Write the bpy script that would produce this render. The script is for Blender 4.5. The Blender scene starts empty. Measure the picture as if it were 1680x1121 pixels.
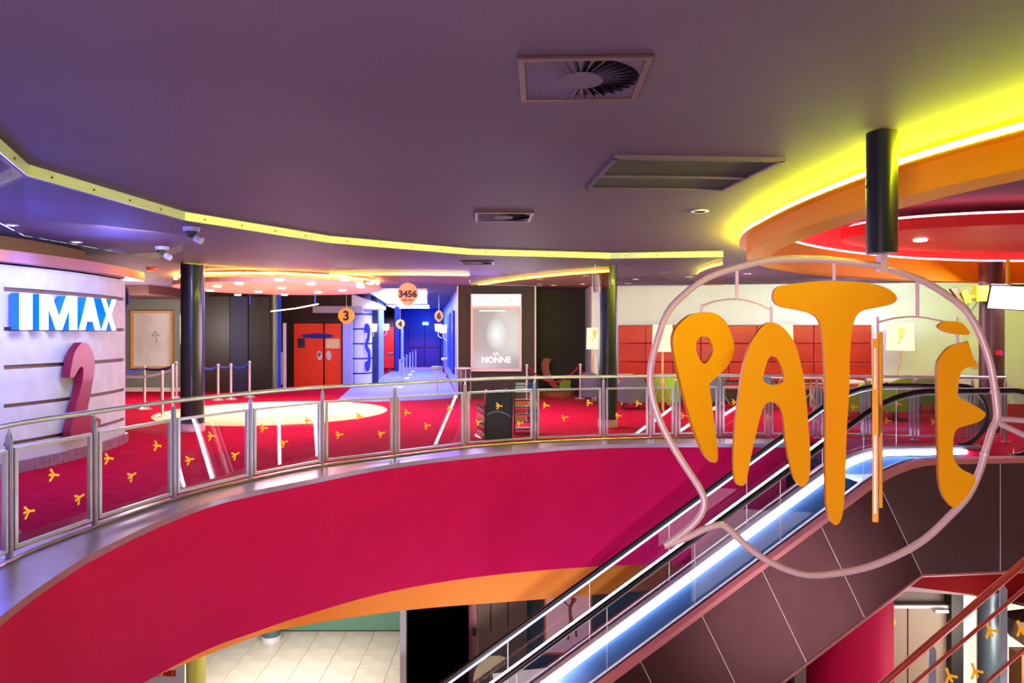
import bpy, bmesh, math, random
from mathutils import Vector, Matrix
from mathutils.geometry import tessellate_polygon
random.seed(7)
R = math.radians
SC = bpy.context.scene
COL = SC.collection
E, FP, HY = 1.78, 1200.0, 547.0          # eye height above the upper floor, focal length, horizon row
CZ = 3.07                                 # ceiling height
LZ = -4.9                                 # lower hall floor

# ------------------------------------------------------------------ camera, world, exposure
cam = bpy.data.objects.new('camera', bpy.data.cameras.new('camera')); COL.objects.link(cam)
cam.location = (0, 0, E); cam.rotation_euler = (R(90), 0, 0)
cam.data.sensor_width = 36; cam.data.lens = 36 * FP / 1680
cam.data.shift_y = -13.5 / 1680; cam.data.clip_start = .05; cam.data.clip_end = 200
SC.camera = cam
w = bpy.data.worlds.new('world'); SC.world = w; w.use_nodes = True
w.node_tree.nodes['Background'].inputs[0].default_value = (.75, .55, .62, 1)
w.node_tree.nodes['Background'].inputs[1].default_value = .22
SC.view_settings.view_transform = 'Standard'; SC.view_settings.look = 'None'
SC.view_settings.exposure = 0.7; SC.view_settings.gamma = 1; SC.view_settings.use_curve_mapping = False
cy = SC.cycles
cy.max_bounces = 8; cy.transparent_max_bounces = 24; cy.diffuse_bounces = 3; cy.glossy_bounces = 4
cy.transmission_bounces = 4; cy.sample_clamp_indirect = 4; cy.caustics_reflective = False; cy.caustics_refractive = False

def lin(c):
    return tuple((x / 255 / 12.92 if x / 255 <= .04045 else ((x / 255 + .055) / 1.055) ** 2.4) for x in c)

def lamp(kind, loc, power, col, size=.3, aim=None, size_y=None, angle=60, blend=.5, spread=None):
    d = bpy.data.lights.new('lamp', kind); d.energy = power; d.color = col
    if kind == 'AREA':
        d.size = size
        if size_y: d.shape = 'RECTANGLE'; d.size_y = size_y
        if spread: d.spread = R(spread)
    else:
        d.shadow_soft_size = size
        if kind == 'SPOT': d.spot_size = R(angle); d.spot_blend = blend
    o = bpy.data.objects.new('lamp', d); COL.objects.link(o); o.location = loc
    if aim is not None:
        o.rotation_euler = (Vector(aim) - Vector(loc)).to_track_quat('-Z', 'Y').to_euler()
    return o

# fill lamps added to light the hall; few stand for visible fittings
lamp('AREA', (-1.8, -2.5, -.9), 300, (1, .82, .92), 4, (-.5, 9, -.6), 2.0)  # added behind the viewer to light the crimson fascia
lamp('AREA', (6, 6, -3.2), 60, (.95, .85, 1), 3, (4, 10, -1.5))
lamp('POINT', (-4.4, 3.6, 1.7), 70, (.24, .20, 1), .4)
lamp('POINT', (-5.3, 7.4, 2.0), 110, (.08, .14, 1), .3)
lamp('POINT', (-5.2, 9.6, 2.7), 30, (.12, .18, 1), .2)
lamp('AREA', (-4.6, 8.9, 2.9), 44, (.78, .80, 1), .7, (-6.3, 10.2, 1.0))  # added to brighten the concrete drum
lamp('POINT', (.5, 2.6, 1.2), 8, (1, .42, .35), .5)
lamp('AREA', (-1.4, 16.5, 2.9), 170, (.28, .18, 1), 2.2, (-1.3, 15.2, 0), 2.2)  # added, throws the corridor's blue onto the carpet
lamp('SPOT', (8.5, 7.5, -3.9), 90, (.75, .85, 1), .3, (8.0, 10.1, -1.6), angle=70, blend=1)  # added to lighten the lower landing cladding
lamp('SPOT', (-3.4, 11.8, 2.9), 120, (1, .42, .45), .25, (-4.9, 12.6, 0), angle=80, blend=.9)
lamp('AREA', (0.5, 15.5, 2.9), 60, (1, .55, .50), 2.5, (.5, 15.5, 0), 2.5)
lamp('POINT', (-4.0, 13.6, 1.7), 110, (1, .62, .78), .8)  # this and the next two added to brighten the far ceiling
lamp('POINT', (0.0, 15.4, 1.8), 130, (.90, .92, .85), .8)
lamp('POINT', (4.6, 15.8, 1.8), 60, (.86, .84, 1), .8)
lamp('AREA', (6.0, 15.0, 2.9), 80, (.84, .78, 1), 4, (6.4, 16.0, .3), 2.0)
lamp('AREA', (8.5, 12.4, 2.6), 40, (1, .8, .95), 2, (7, 12.8, 0), 1)
lamp('AREA', (8.5, 16.9, 2.7), 30, (.50, .58, 1), 2.5, (8.8, 18.4, 2.2), .6)
lamp('POINT', (-9.8, 19, 1.9), 150, (.95, .85, .8), .4)
lamp('AREA', (-5.4, 17.2, 2.75), 175, (1, .80, .62), 3.4, (-5.4, 17.2, 0), spread=100)
lamp('SPOT', (-.8, .6, 2.3), 55, (1, .86, .62), .3, (2.0, 4.66, 1.3), angle=50, blend=.8)  # added warm spot for the hanging letters
# corridor
lamp('AREA', (-3.6, 23.5, 2.9), 170, (.35, .38, 1), 2.0, (-3.4, 22.8, 0), 3.0)
lamp('AREA', (-4.2, 30, 2.9), 150, (.30, .36, 1), 2.0, (-4.2, 30, 0), 5)
lamp('POINT', (-4.6, 36.5, 2.3), 90, (.05, .18, 1), .3)
lamp('SPOT', (-4.8, 35, 2.9), 500, (1, .15, .12), .2, (-4.9, 37.8, 0), angle=60)
lamp('SPOT', (-5.9, 35.5, 2.8), 500, (1, .5, .5), .2, (-6.4, 38, 1.0), angle=60)  # added spot, brightens the far red door
# lower hall
lamp('AREA', (-4.2, 13.8, -2.6), 210, (1, .96, .92), 3, (-4.2, 14.5, LZ), 2)
lamp('AREA', (0.6, 10.0, -3.9), 40, (1, .75, .72), 1.5, (.6, 13, -3.2), 1)
lamp('POINT', (0.2, 8.5, -4.2), 40, (1, .72, .4), .4)
lamp('AREA', (7.4, 9.9, -3.6), 30, (1, .50, .68), .5, (5.4, 10.75, -3.4))
lamp('AREA', (8.0, 10.8, -3.3), 26, (1, .90, .72), 1.0, (7.2, 12.2, -3.4))

# ------------------------------------------------------------------ helpers
def at(px, py, Y): return Vector(((px - 840) / FP * Y, Y, E - (py - HY) / FP * Y))
def ground(px, py, z=0.0):
    Y = (E - z) * FP / (py - HY); return Vector(((px - 840) / FP * Y, Y, z))
def pY(px, Y): return (px - 840) / FP * Y
def zY(py, Y): return E - (py - HY) / FP * Y

MATS = {}
def mat(name, rgb, rough=.55, metal=0, emit=None, es=0, noise=0, nscale=20, bump=0, spec=None, rgb2=None, clear=0, stretch=None):
    if name in MATS: return MATS[name]
    m = bpy.data.materials.new(name); m.use_nodes = True; nt = m.node_tree; b = nt.nodes['Principled BSDF']
    c = lin(rgb) + (1,)
    b.inputs['Base Color'].default_value = c; b.inputs['Roughness'].default_value = rough
    b.inputs['Metallic'].default_value = metal
    if spec is not None: b.inputs['Specular IOR Level'].default_value = spec
    if clear: b.inputs['Coat Weight'].default_value = clear; b.inputs['Coat Roughness'].default_value = .08
    if emit: b.inputs['Emission Color'].default_value = tuple(emit) + (1,); b.inputs['Emission Strength'].default_value = es
    if noise or bump or rgb2:
        tc = nt.nodes.new('ShaderNodeTexCoord'); mp = nt.nodes.new('ShaderNodeMapping')
        if stretch: mp.inputs['Scale'].default_value = stretch
        n = nt.nodes.new('ShaderNodeTexNoise'); n.inputs['Scale'].default_value = nscale; n.inputs['Detail'].default_value = 5
        nt.links.new(tc.outputs['Object'], mp.inputs[0]); nt.links.new(mp.outputs[0], n.inputs['Vector'])
        if noise or rgb2:
            r = nt.nodes.new('ShaderNodeValToRGB')
            c2 = lin(rgb2) + (1,) if rgb2 else tuple(x * (1 - noise) for x in c[:3]) + (1,)
            r.color_ramp.elements[0].color = c2; r.color_ramp.elements[0].position = .35
            r.color_ramp.elements[1].color = c; r.color_ramp.elements[1].position = .65
            nt.links.new(n.outputs['Fac'], r.inputs[0]); nt.links.new(r.outputs[0], b.inputs['Base Color'])
        if bump:
            bp = nt.nodes.new('ShaderNodeBump'); bp.inputs['Strength'].default_value = bump; bp.inputs['Distance'].default_value = .01
            nt.links.new(n.outputs['Fac'], bp.inputs['Height']); nt.links.new(bp.outputs[0], b.inputs['Normal'])
    MATS[name] = m; return m

def glow(name, rgb, s):
    m = bpy.data.materials.new(name); m.use_nodes = True; nt = m.node_tree
    nt.nodes.remove(nt.nodes['Principled BSDF']); e = nt.nodes.new('ShaderNodeEmission')
    e.inputs[0].default_value = tuple(rgb) + (1,); e.inputs[1].default_value = s
    nt.links.new(e.outputs[0], nt.nodes['Material Output'].inputs[0]); MATS[name] = m; return m

def glassmat(name, tint=(1, 1, 1), refl=1.0, ior=1.45, rough=0.0):
    m = bpy.data.materials.new(name); m.use_nodes = True; nt = m.node_tree
    nt.nodes.remove(nt.nodes['Principled BSDF'])
    t = nt.nodes.new('ShaderNodeBsdfTransparent'); t.inputs[0].default_value = tuple(tint) + (1,)
    g = nt.nodes.new('ShaderNodeBsdfGlossy'); g.inputs['Roughness'].default_value = rough
    lw = nt.nodes.new('ShaderNodeLayerWeight'); lw.inputs[0].default_value = .5
    f = nt.nodes.new('ShaderNodeMath'); f.operation = 'POWER'; f.inputs[1].default_value = 5; nt.links.new(lw.outputs['Facing'], f.inputs[0])
    mu = nt.nodes.new('ShaderNodeMath'); mu.operation = 'MULTIPLY_ADD'; mu.inputs[1].default_value = .7; mu.inputs[2].default_value = .035 * refl
    mx = nt.nodes.new('ShaderNodeMixShader')
    nt.links.new(f.outputs[0], mu.inputs[0]); nt.links.new(mu.outputs[0], mx.inputs[0])
    nt.links.new(t.outputs[0], mx.inputs[1]); nt.links.new(g.outputs[0], mx.inputs[2])
    nt.links.new(mx.outputs[0], nt.nodes['Material Output'].inputs[0]); MATS[name] = m; return m

M_ceil = mat('ceiling_paint', (102, 82, 106), .7, spec=.2, noise=.06, nscale=1.5, bump=.05)  # purple of the coloured lights mixed into the grey
M_carpet = mat('red_carpet', (198, 10, 54), 1.0, spec=.05, noise=.3, nscale=3, bump=.3, stretch=(1, 3, 1))
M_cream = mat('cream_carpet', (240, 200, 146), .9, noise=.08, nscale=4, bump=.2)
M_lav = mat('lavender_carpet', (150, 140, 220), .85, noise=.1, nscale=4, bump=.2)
M_fascia = mat('crimson_paint', (204, 0, 84), .75, noise=.05, nscale=2, spec=.15)
M_orange = mat('orange_paint', (255, 150, 30), .5)
M_ring = mat('orange_ring_paint', (255, 172, 0), .5, spec=.2)
M_steel = mat('brushed_steel', (214, 216, 228), .3, .6, noise=.1, nscale=8)
M_kerb = mat('kerb_steel', (176, 150, 172), .28, .6, noise=.12, nscale=6)
M_chrome = mat('chrome', (232, 226, 230), .22, .6)
M_black = mat('black_paint', (16, 13, 14), .5)
M_dark = mat('dark_brown_wall', (52, 36, 32), .6, noise=.2, nscale=3)
M_olive = mat('dark_olive_wall', (50, 42, 30), .7, noise=.2, nscale=2)
M_white = mat('white_wall', (214, 216, 232), .6, noise=.03, nscale=2)
M_greyw = mat('grey_green_wall', (128, 140, 134), .6, noise=.05, nscale=2)
M_conc = mat('pale_concrete', (196, 194, 214), .6, noise=.14, nscale=5, bump=.15)
M_slot = mat('slot_brown', (112, 78, 74), .5)
M_copper = mat('cap_bronze', (150, 92, 84), .35, .5)
M_brown = mat('brown_paint', (120, 78, 30), .6)
M_pillar = mat('gloss_black_pillar', (36, 36, 42), .34, .35, clear=.2)
M_red = mat('red_door', (250, 70, 40), .45)
M_redfab = mat('red_leather', (184, 26, 16), .42, noise=.12, nscale=6, bump=.15)
M_green = mat('green_fabric', (130, 170, 30), .7, noise=.1, nscale=20, bump=.2)
M_greyfab = mat('grey_fabric', (92, 86, 104), .8, noise=.1, nscale=20, bump=.2)
M_signor = mat('sign_orange', (255, 172, 14), .45, spec=.25)
M_signpk = mat('sign_frame_pink', (232, 196, 200), .4, .2)
M_signside = mat('sign_edge', (205, 120, 20), .4)
M_yel = mat('sticker_yellow', (255, 190, 20), .5, emit=lin((255, 180, 20)), es=.15)
M_rubber = mat('black_rubber', (14, 12, 16), .3)
M_clad = mat('dark_metal_cladding', (88, 50, 50), .34, .75, noise=.12, nscale=3)
M_cladlt = mat('light_metal_cladding', (112, 76, 78), .32, .75, noise=.1, nscale=3)
M_skirt = mat('skirt_steel', (120, 165, 225), .33, .55)  # blue of the base light strip put into the steel colour
M_deck = mat('deck_rose', (215, 130, 128), .35, .5)  # pink light on the metal decking put into the colour
M_num2 = mat('numeral_red', (136, 8, 56), .4, .1, clear=.15)
M_blueside = mat('letter_side_blue', (0, 110, 220), .4, emit=lin((0, 110, 225)), es=.5)
M_navy = mat('navy_panel', (24, 26, 78), .5)
M_blue = mat('blue_paint', (10, 40, 170), .5)
M_bluelt = mat('pale_blue_wall', (150, 165, 235), .55)
M_wood = mat('pale_wood', (214, 165, 110), .5, noise=.15, nscale=8, stretch=(1, 1, 6))
M_brownwood = mat('red_brown_wood', (150, 70, 40), .45, noise=.15, nscale=6)
M_tile = mat('beige_tile', (176, 163, 148), .22, noise=.14, nscale=2.5)
M_grout = mat('tile_grout', (120, 110, 100), .8)
M_text = mat('dark_lettering', (28, 20, 60), .5)
M_ivory = mat('ivory_laminate', (235, 225, 220), .4)
M_shoe = mat('shoe_tile', (150, 120, 140), .25, noise=.3, nscale=10)
M_mesh = mat('filter_mesh', (52, 44, 34), .8, noise=.3, nscale=90, bump=.4)
M_alu = mat('aluminium_channel', (240, 236, 224), .3, .3)
M_pinkdisc = mat('disc_pink', (250, 190, 190), .5)
M_redpaint = mat('red_cove_paint', (235, 50, 50), .5)
M_dkred = mat('dark_red_paint', (112, 0, 4), .7, spec=.1)
M_plast = mat('white_plastic', (225, 222, 228), .4)
M_beige = mat('beige_door', (150, 138, 112), .5)
M_teal = mat('teal_wall', (60, 82, 82), .5)
M_greenwall = mat('green_wall', (74, 108, 88), .7)
M_panelbr = mat('brown_metal_panel', (150, 118, 96), .4, .4)
M_crimcol = mat('crimson_column', (184, 4, 60), .6, spec=.12)
M_bluepl = mat('blue_belt', (30, 60, 190), .5)
M_greybelt = mat('grey_belt', (110, 100, 110), .6)
M_rope = mat('red_rope', (150, 12, 24), .6)
M_extred = mat('extinguisher_red', (220, 30, 20), .3)
M_yelmetal = mat('yellow_bracket', (225, 225, 0), .4)
M_navy2 = mat('numeral_navy', (40, 50, 190), .5)
M_rail_red = mat('coral_rail', (215, 95, 80), .28, .6)
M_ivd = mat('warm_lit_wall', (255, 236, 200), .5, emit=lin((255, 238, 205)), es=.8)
G_glass = glassmat('clear_glass', (.96, .95, .97), 1.5)
G_curtain = glassmat('screen_glass', (.93, .93, .98), 3.6)
G_escal = glassmat('escalator_glass', (.80, .82, .92), 1.3)
G_bin = glassmat('bin_plastic', (.85, .82, .9), 2, rough=.2)
L_yel = glow('neon_yellow', (.80, 1, .01), 150)
L_or = glow('neon_orange', (1, .42, .06), 60)
L_red = glow('neon_red', (1, .20, .22), 16)
L_white = glow('led_white', (.80, .86, 1), 10)
L_whiteb = glow('led_white_strong', (.80, .88, 1), 16)
L_face = glow('letter_face', (.90, .95, 1), 2.2)
L_down = glow('downlight_glow', (1, .86, .74), 12)
L_lamp = glow('lamp_shade_glow', (1, .76, .40), 1.1)
L_box = glow('lightbox_white', (.95, 1, .98), .62)
L_ceilp = glow('ceiling_panel_glow', (.70, .80, 1), 3.2)
L_screen = glow('screen_glow', (.95, .97, 1), .8)
L_wlamp = glow('wall_lamp_glow', (1, .72, .5), 3)

class MB:
    def __init__(s): s.v = []; s.f = []; s.m = []
    def add(s, vs, fs, mi=0):
        b = len(s.v); s.v += [tuple(v) for v in vs]; s.f += [tuple(b + i for i in f) for f in fs]; s.m += [mi] * len(fs); return s
    def box(s, c, d, rz=0, mi=0, rx=0, ry=0):
        M = Matrix.Rotation(rz, 3, 'Z') @ Matrix.Rotation(ry, 3, 'Y') @ Matrix.Rotation(rx, 3, 'X')
        vs = [Vector(c) + M @ Vector((x * d[0] / 2, y * d[1] / 2, z * d[2] / 2)) for x in (-1, 1) for y in (-1, 1) for z in (-1, 1)]
        return s.add(vs, [(0, 1, 3, 2), (4, 6, 7, 5), (0, 4, 5, 1), (2, 3, 7, 6), (0, 2, 6, 4), (1, 5, 7, 3)], mi)
    def tube(s, pts, r, n=10, closed=False, mi=0, rz=1.0):
        pts = [Vector(p) for p in pts]; N = len(pts); rings = []
        prev = None
        for i, p in enumerate(pts):
            a = pts[(i - 1) % N] if (closed or i > 0) else p
            b = pts[(i + 1) % N] if (closed or i < N - 1) else p
            t = (b - a).normalized()
            if prev is None:
                up = Vector((0, 0, 1)) if abs(t.z) < .9 else Vector((0, 1, 0))
                prev = t.cross(up).normalized()
            sd = (prev - t * prev.dot(t)).normalized(); u2 = sd.cross(t); prev = sd
            rr = r[i] if isinstance(r, (list, tuple)) else r
            rings.append([p + (sd * math.cos(2 * math.pi * k / n) + u2 * math.sin(2 * math.pi * k / n) * rz) * rr for k in range(n)])
        vs = [v for ring in rings for v in ring]; fs = []
        for i in range(N if closed else N - 1):
            j = (i + 1) % N
            for k in range(n):
                l = (k + 1) % n; fs.append((i * n + k, i * n + l, j * n + l, j * n + k))
        if not closed: fs += [tuple(range(n))[::-1], tuple((N - 1) * n + k for k in range(n))]
        return s.add(vs, fs, mi)
    def lathe(s, c, prof, n=24, mi=0, arc=None, cap=True):
        a0, a1 = arc or (0, 2 * math.pi); full = arc is None; cnt = n if full else n + 1; vs = []
        for r, z in prof:
            for k in range(cnt):
                a = a0 + (a1 - a0) * k / n; vs.append((c[0] + r * math.cos(a), c[1] + r * math.sin(a), c[2] + z))
        fs = []
        for i in range(len(prof) - 1):
            for k in range(n):
                l = (k + 1) % cnt; fs.append((i * cnt + k, i * cnt + l, (i + 1) * cnt + l, (i + 1) * cnt + k))
        if full and cap:
            if prof[0][0] > 1e-4: fs.append(tuple(range(cnt))[::-1])
            if prof[-1][0] > 1e-4: fs.append(tuple((len(prof) - 1) * cnt + k for k in range(cnt)))
        return s.add(vs, fs, mi)
    def prism(s, loops, d, mi=0, side_mi=None):
        """loops of 3-D points in one plane (first outer, others holes), extruded by vector d"""
        loops = [[Vector(p) for p in L] for L in loops]; d = Vector(d)
        flat = [p for L in loops for p in L]; n = len(flat)
        tr = tessellate_polygon(loops)
        vs = flat + [p + d for p in flat]
        s.add(vs, [tuple(t) for t in tr] + [tuple(i + n for i in t[::-1]) for t in tr], mi)
        b = len(s.v) - 2 * n; o = 0
        for L in loops:
            k = len(L)
            for i in range(k):
                j = (i + 1) % k
                s.f.append((b + o + i, b + o + j, b + n + o + j, b + n + o + i)); s.m.append(mi if side_mi is None else side_mi)
            o += k
        return s
    def ribbon(s, a, b, closed=False, mi=0):
        n = len(a); vs = list(a) + list(b)
        return s.add(vs, [(i, (i + 1) % n, n + (i + 1) % n, n + i) for i in range(n if closed else n - 1)], mi)
    def build(s, name, ms, parent=None, smooth=False, rm=None, bevel=0):
        me = bpy.data.meshes.new(name); me.from_pydata(s.v, [], s.f); me.validate()
        if not isinstance(ms, (list, tuple)): ms = [ms]
        for m in ms: me.materials.append(m)
        for p, mi in zip(me.polygons, s.m): p.material_index = mi
        bm = bmesh.new(); bm.from_mesh(me); bmesh.ops.recalc_face_normals(bm, faces=bm.faces); bm.to_mesh(me); bm.free()
        if smooth:
            for p in me.polygons: p.use_smooth = True
            me.update()
            try: me.set_sharp_from_angle(angle=R(40))
            except Exception: pass
        o = bpy.data.objects.new(name, me); COL.objects.link(o)
        if parent:
            o.parent = parent
            o.matrix_parent_inverse = Matrix.Translation(-parent.location) if parent.type == 'EMPTY' and parent.parent is None and not any(parent.rotation_euler) else Matrix()
        if bevel:
            md = o.modifiers.new('bevel', 'BEVEL'); md.width = bevel; md.segments = 2; md.limit_method = 'ANGLE'
        return o

def tag(o, label=None, cat=None, group=None, kind=None):
    if label: o['label'] = label
    if cat: o['category'] = cat
    if group: o['group'] = group
    if kind: o['kind'] = kind
    return o
def thing(name, label, cat, loc, group=None):
    o = bpy.data.objects.new(name, None); COL.objects.link(o); o.location = loc; o.empty_display_size = .1
    return tag(o, label, cat, group)
def struct(o): o['kind'] = 'structure'; return o

def cr(P, n=8, closed=False):
    P = [Vector(p) for p in P]; N = len(P); out = []
    for i in range(N if closed else N - 1):
        if closed: a, b, c, d = P[(i - 1) % N], P[i], P[(i + 1) % N], P[(i + 2) % N]
        else:
            b, c = P[i], P[i + 1]; a = P[i - 1] if i else b * 2 - c; d = P[i + 2] if i + 2 < N else c * 2 - b
        for k in range(n):
            t = k / n
            out.append(.5 * ((2 * b) + (c - a) * t + (2 * a - 5 * b + 4 * c - d) * t * t + (3 * b - a - 3 * c + d) * t ** 3))
    if not closed: out.append(P[-1].copy())
    return out
def resample(P, n):
    L = [0]
    for i in range(1, len(P)): L.append(L[-1] + (P[i] - P[i - 1]).length)
    out = []; j = 0
    for k in range(n):
        t = L[-1] * k / (n - 1)
        while j < len(L) - 2 and L[j + 1] < t: j += 1
        f = (t - L[j]) / max(1e-9, L[j + 1] - L[j]); out.append(P[j].lerp(P[j + 1], min(1, f)))
    return out
def xyz(p, z): return Vector((p[0], p[1], z))
def text_mb(s, size, depth, M, bold=0.0, spacing=1.0):
    cu = bpy.data.curves.new('t', 'FONT'); cu.body = s; cu.size = size; cu.extrude = depth / 2; cu.align_x = 'CENTER'; cu.align_y = 'CENTER'
    cu.offset = bold; cu.space_character = spacing; cu.resolution_u = 3
    o = bpy.data.objects.new('t', cu); COL.objects.link(o)
    bpy.context.view_layer.update()
    me = bpy.data.meshes.new_from_object(o.evaluated_get(bpy.context.evaluated_depsgraph_get()))
    mb = MB(); mb.add([M @ v.co for v in me.vertices], [tuple(p.vertices) for p in me.polygons])
    bpy.data.objects.remove(o); bpy.data.meshes.remove(me); bpy.data.curves.remove(cu)
    return mb
def facing(loc, yaw=0.0, sx=1.0):
    """text lying in the vertical plane, readable from -Y when yaw = 0"""
    return Matrix.Translation(loc) @ Matrix.Rotation(yaw, 4, 'Z') @ Matrix.Rotation(R(90), 4, 'X') @ Matrix.Diagonal((sx, 1, 1, 1))

# ------------------------------------------------------------------ upper floor, kerb, fascia
post_px = [(15, 919), (155, 866), (285, 822), (411, 790), (529, 766), (648, 751), (763, 736), (877, 727), (990, 722.5)]
posts = [Vector((-3.75, 4.55, 0))] + [ground(*p) for p in post_px]
posts += [xyz((pY(px, Y), Y), 0) for px, Y in ((1067, 12.32), (1109, 12.4), (1181, 12.42), (1261, 12.38), (1341, 12.3), (1420, 12.2), (1500, 12.08), (1595, 11.95), (1650, 11.86))]
edge = resample(cr([ground(*p) for p in ((-90, 1090), (0, 1015), (70, 962), (137, 918), (175, 898), (225, 873), (275, 851), (320, 833), (360, 820), (420, 806), (500, 790), (600, 770), (700, 755), (820, 742.5), (940, 733), (1040, 729.5), (1150, 729), (1290, 729))], 6), 70)
inner = resample(cr([xyz(p, 0) for p in posts[:10]] + [xyz(posts[11], 0), xyz(posts[13], 0)], 6), 70)
fbot = resample(cr([ground(*p, z=-1.75) for p in ((60, 1240), (160, 1168), (235, 1121), (340, 1066), (420, 1037), (500, 1010), (640, 971), (800, 945), (975, 930), (1110, 926), (1290, 924))], 6), 70)
inner_in = []
for i, p in enumerate(inner):
    a, b = inner[max(0, i - 1)], inner[min(69, i + 1)]; t = (b - a).normalized()
    inner_in.append(p + Vector((-t.y, t.x, 0)) * .07)
LU = Vector((.9934, .115, 0)); LV = Vector((-.115, .9934, 0)); P0 = Vector((6.12, 10.2, 0))
def EP(s, v, z): return P0 + LU * s + LV * v + Vector((0, 0, z))
floor_poly = [Vector((-16, 3.3, 0)), Vector((-3.9, 3.3, 0))] + inner_in + [EP(-1.0, 2.2, 0), EP(-1.0, 1.22, 0), EP(.93, 1.22, 0), EP(.93, -.14, 0), EP(10, -.14, 0), Vector((17, 46, 0)), Vector((-16, 46, 0))]
m = MB(); m.prism([floor_poly], (0, 0, -.25)); struct(m.build('floor', M_carpet))
# the cream and lavender carpet inlays lie in the red carpet
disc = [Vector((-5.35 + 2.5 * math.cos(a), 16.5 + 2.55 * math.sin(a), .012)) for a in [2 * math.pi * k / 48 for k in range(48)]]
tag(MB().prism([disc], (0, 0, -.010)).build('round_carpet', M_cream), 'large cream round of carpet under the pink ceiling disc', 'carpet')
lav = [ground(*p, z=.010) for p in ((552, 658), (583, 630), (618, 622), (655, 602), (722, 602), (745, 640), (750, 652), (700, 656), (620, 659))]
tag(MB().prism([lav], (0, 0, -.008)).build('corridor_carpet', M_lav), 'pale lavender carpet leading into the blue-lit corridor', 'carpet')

kerb = struct(MB().ribbon([p + Vector((0, 0, .025)) for p in inner_in], [p + Vector((0, 0, .01)) for p in edge]).ribbon([p + Vector((0, 0, .01)) for p in edge], [p - Vector((0, 0, .05)) for p in edge]).build('trim_1', M_kerb, smooth=True))
lip = MB(); lip.tube([p.lerp(q, .22) + Vector((0, 0, .03)) for p, q in zip(inner_in, edge)], .018, 6)
lip.build('kerb_bead', M_kerb, kerb)
fas = MB()
rows = [[e.lerp(f, t) + Vector((0, 0, -.05 * (1 - t))) for e, f in zip(edge, fbot)] for t in (0, .25, .5, .75, 1)]
for a, b in zip(rows, rows[1:]): fas.ribbon(a, b)
struct(fas.build('wall_atrium', M_fascia, smooth=True))
ob_b = resample(cr([ground(*p, z=-2.42) for p in ((250, 1110), (380, 1058), (470, 1030), (660, 1001), (880, 983), (1060, 968), (1110, 964), (1300, 958), (1500, 955))], 6), 60)
ob_b = [p + Vector((.01, -.03, 0)) for p in ob_b]; ob_t = [p + Vector((0, 0, .72)) for p in ob_b]
struct(MB().ribbon(ob_t, ob_b).build('trim_2', M_orange, smooth=True))
fb2 = resample(fbot, 60)
struct(MB().ribbon(fb2, [p - Vector((0, 0, .03)) for p in ob_t]).build('trim_3', M_orange))
# lower ceiling behind the orange band
lc = [p + Vector((0, .06, 0)) for p in ob_b] + [Vector((14, 14, -2.42)), Vector((14, 24, -2.42)), Vector((-16, 24, -2.42)), Vector((-16, 7, -2.42))]
m = MB(); m.prism([lc], (0, 0, .1)); struct(m.build('ceiling_lower', M_dark))

# ------------------------------------------------------------------ ceiling with the ring opening
ring_pts = [(3.03, 4.33), (2.80, 5.2), (2.70, 6.3), (2.72, 7.5), (2.86, 8.8), (3.35, 10.2), (4.46, 11.65), (6.0, 12.95), (7.8, 13.9), (9.9, 14.2), (12.5, 13.2), (14, 10.5), (14, 7), (12.5, 4), (9.5, 1.8), (6.5, 1.2), (4.5, 1.9), (3.5, 3.1)]
ro = [xyz(p, 0) for p in cr([(a, b, 0) for a, b in ring_pts], 8, True)]
def offs(P, d):
    out = []; n = len(P)
    for i, p in enumerate(P):
        t = (P[(i + 1) % n] - P[i - 1]).normalized(); out.append(p + Vector((t.y, -t.x, 0)) * d)
    return out
ri = offs(ro, .30); rmid = offs(ro, .15); rn = offs(ro, -.05); r_in2 = offs(ro, .36)
ceil_outer = [Vector((-16, -5, CZ)), Vector((17, -5, CZ)), Vector((17, 46, CZ)), Vector((-16, 46, CZ))]
m = MB(); m.prism([ceil_outer, [xyz(p, CZ) for p in rmid]], (0, 0, .08)); struct(m.build('ceiling', M_ceil))
ring = thing('ceiling_ring', 'huge orange oval ceiling ring outlined by a yellow neon tube', 'ceiling feature', (ro[0].x, ro[0].y, 2.76))
m = MB(); zs = 2.755
m.ribbon([xyz(p, CZ) for p in ro], [xyz(p, zs) for p in ro], True); m.ribbon([xyz(p, zs) for p in ro], [xyz(p, zs) for p in ri], True)
m.ribbon([xyz(p, zs) for p in ri], [xyz(p, 3.14) for p in ri], True)
m.build('band', M_ring, ring, smooth=True)
nt_ = [xyz(p, 3.02) for p in rn]
m = MB(); lipo = offs(ro, -.095); m.ribbon([xyz(p, 2.96) for p in ro], [xyz(p, 2.96) for p in lipo], True); m.ribbon([xyz(p, 2.945) for p in ro], [xyz(p, 2.945) for p in lipo], True); m.ribbon([xyz(p, 2.945) for p in lipo], [xyz(p, 2.96) for p in lipo], True); m.build('neon_shade_ledge', M_ring, ring)  # added ledge that keeps the neon light off the band face
MB().tube([xyz(p, 2.995) for p in offs(ro, -.06)], .021, 8, True).build('neon_tube', L_yel, ring, smooth=True)
m = MB(); m.ribbon([xyz(p, 3.14) for p in ri], [xyz(p, 3.14) for p in offs(ro, .16)], True); m.ribbon([xyz(p, 3.14) for p in offs(ro, .16)], [xyz(p, 3.62) for p in offs(ro, .16)], True)
m.build('red_cove', M_redpaint, ring)
MB().tube([xyz(p, 3.165) for p in offs(ro, .27)], .014, 8, True).build('red_neon_tube', L_red, ring, smooth=True)
struct(MB().prism([[xyz(p, 3.60) for p in offs(ro, .10)]], (0, 0, .05)).build('ceiling_dome', M_ceil))
rd = thing('hanging_disc', 'red oval ceiling disc floating inside the orange ring', 'ceiling feature', (8.4, 11.3, 3.3))
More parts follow.
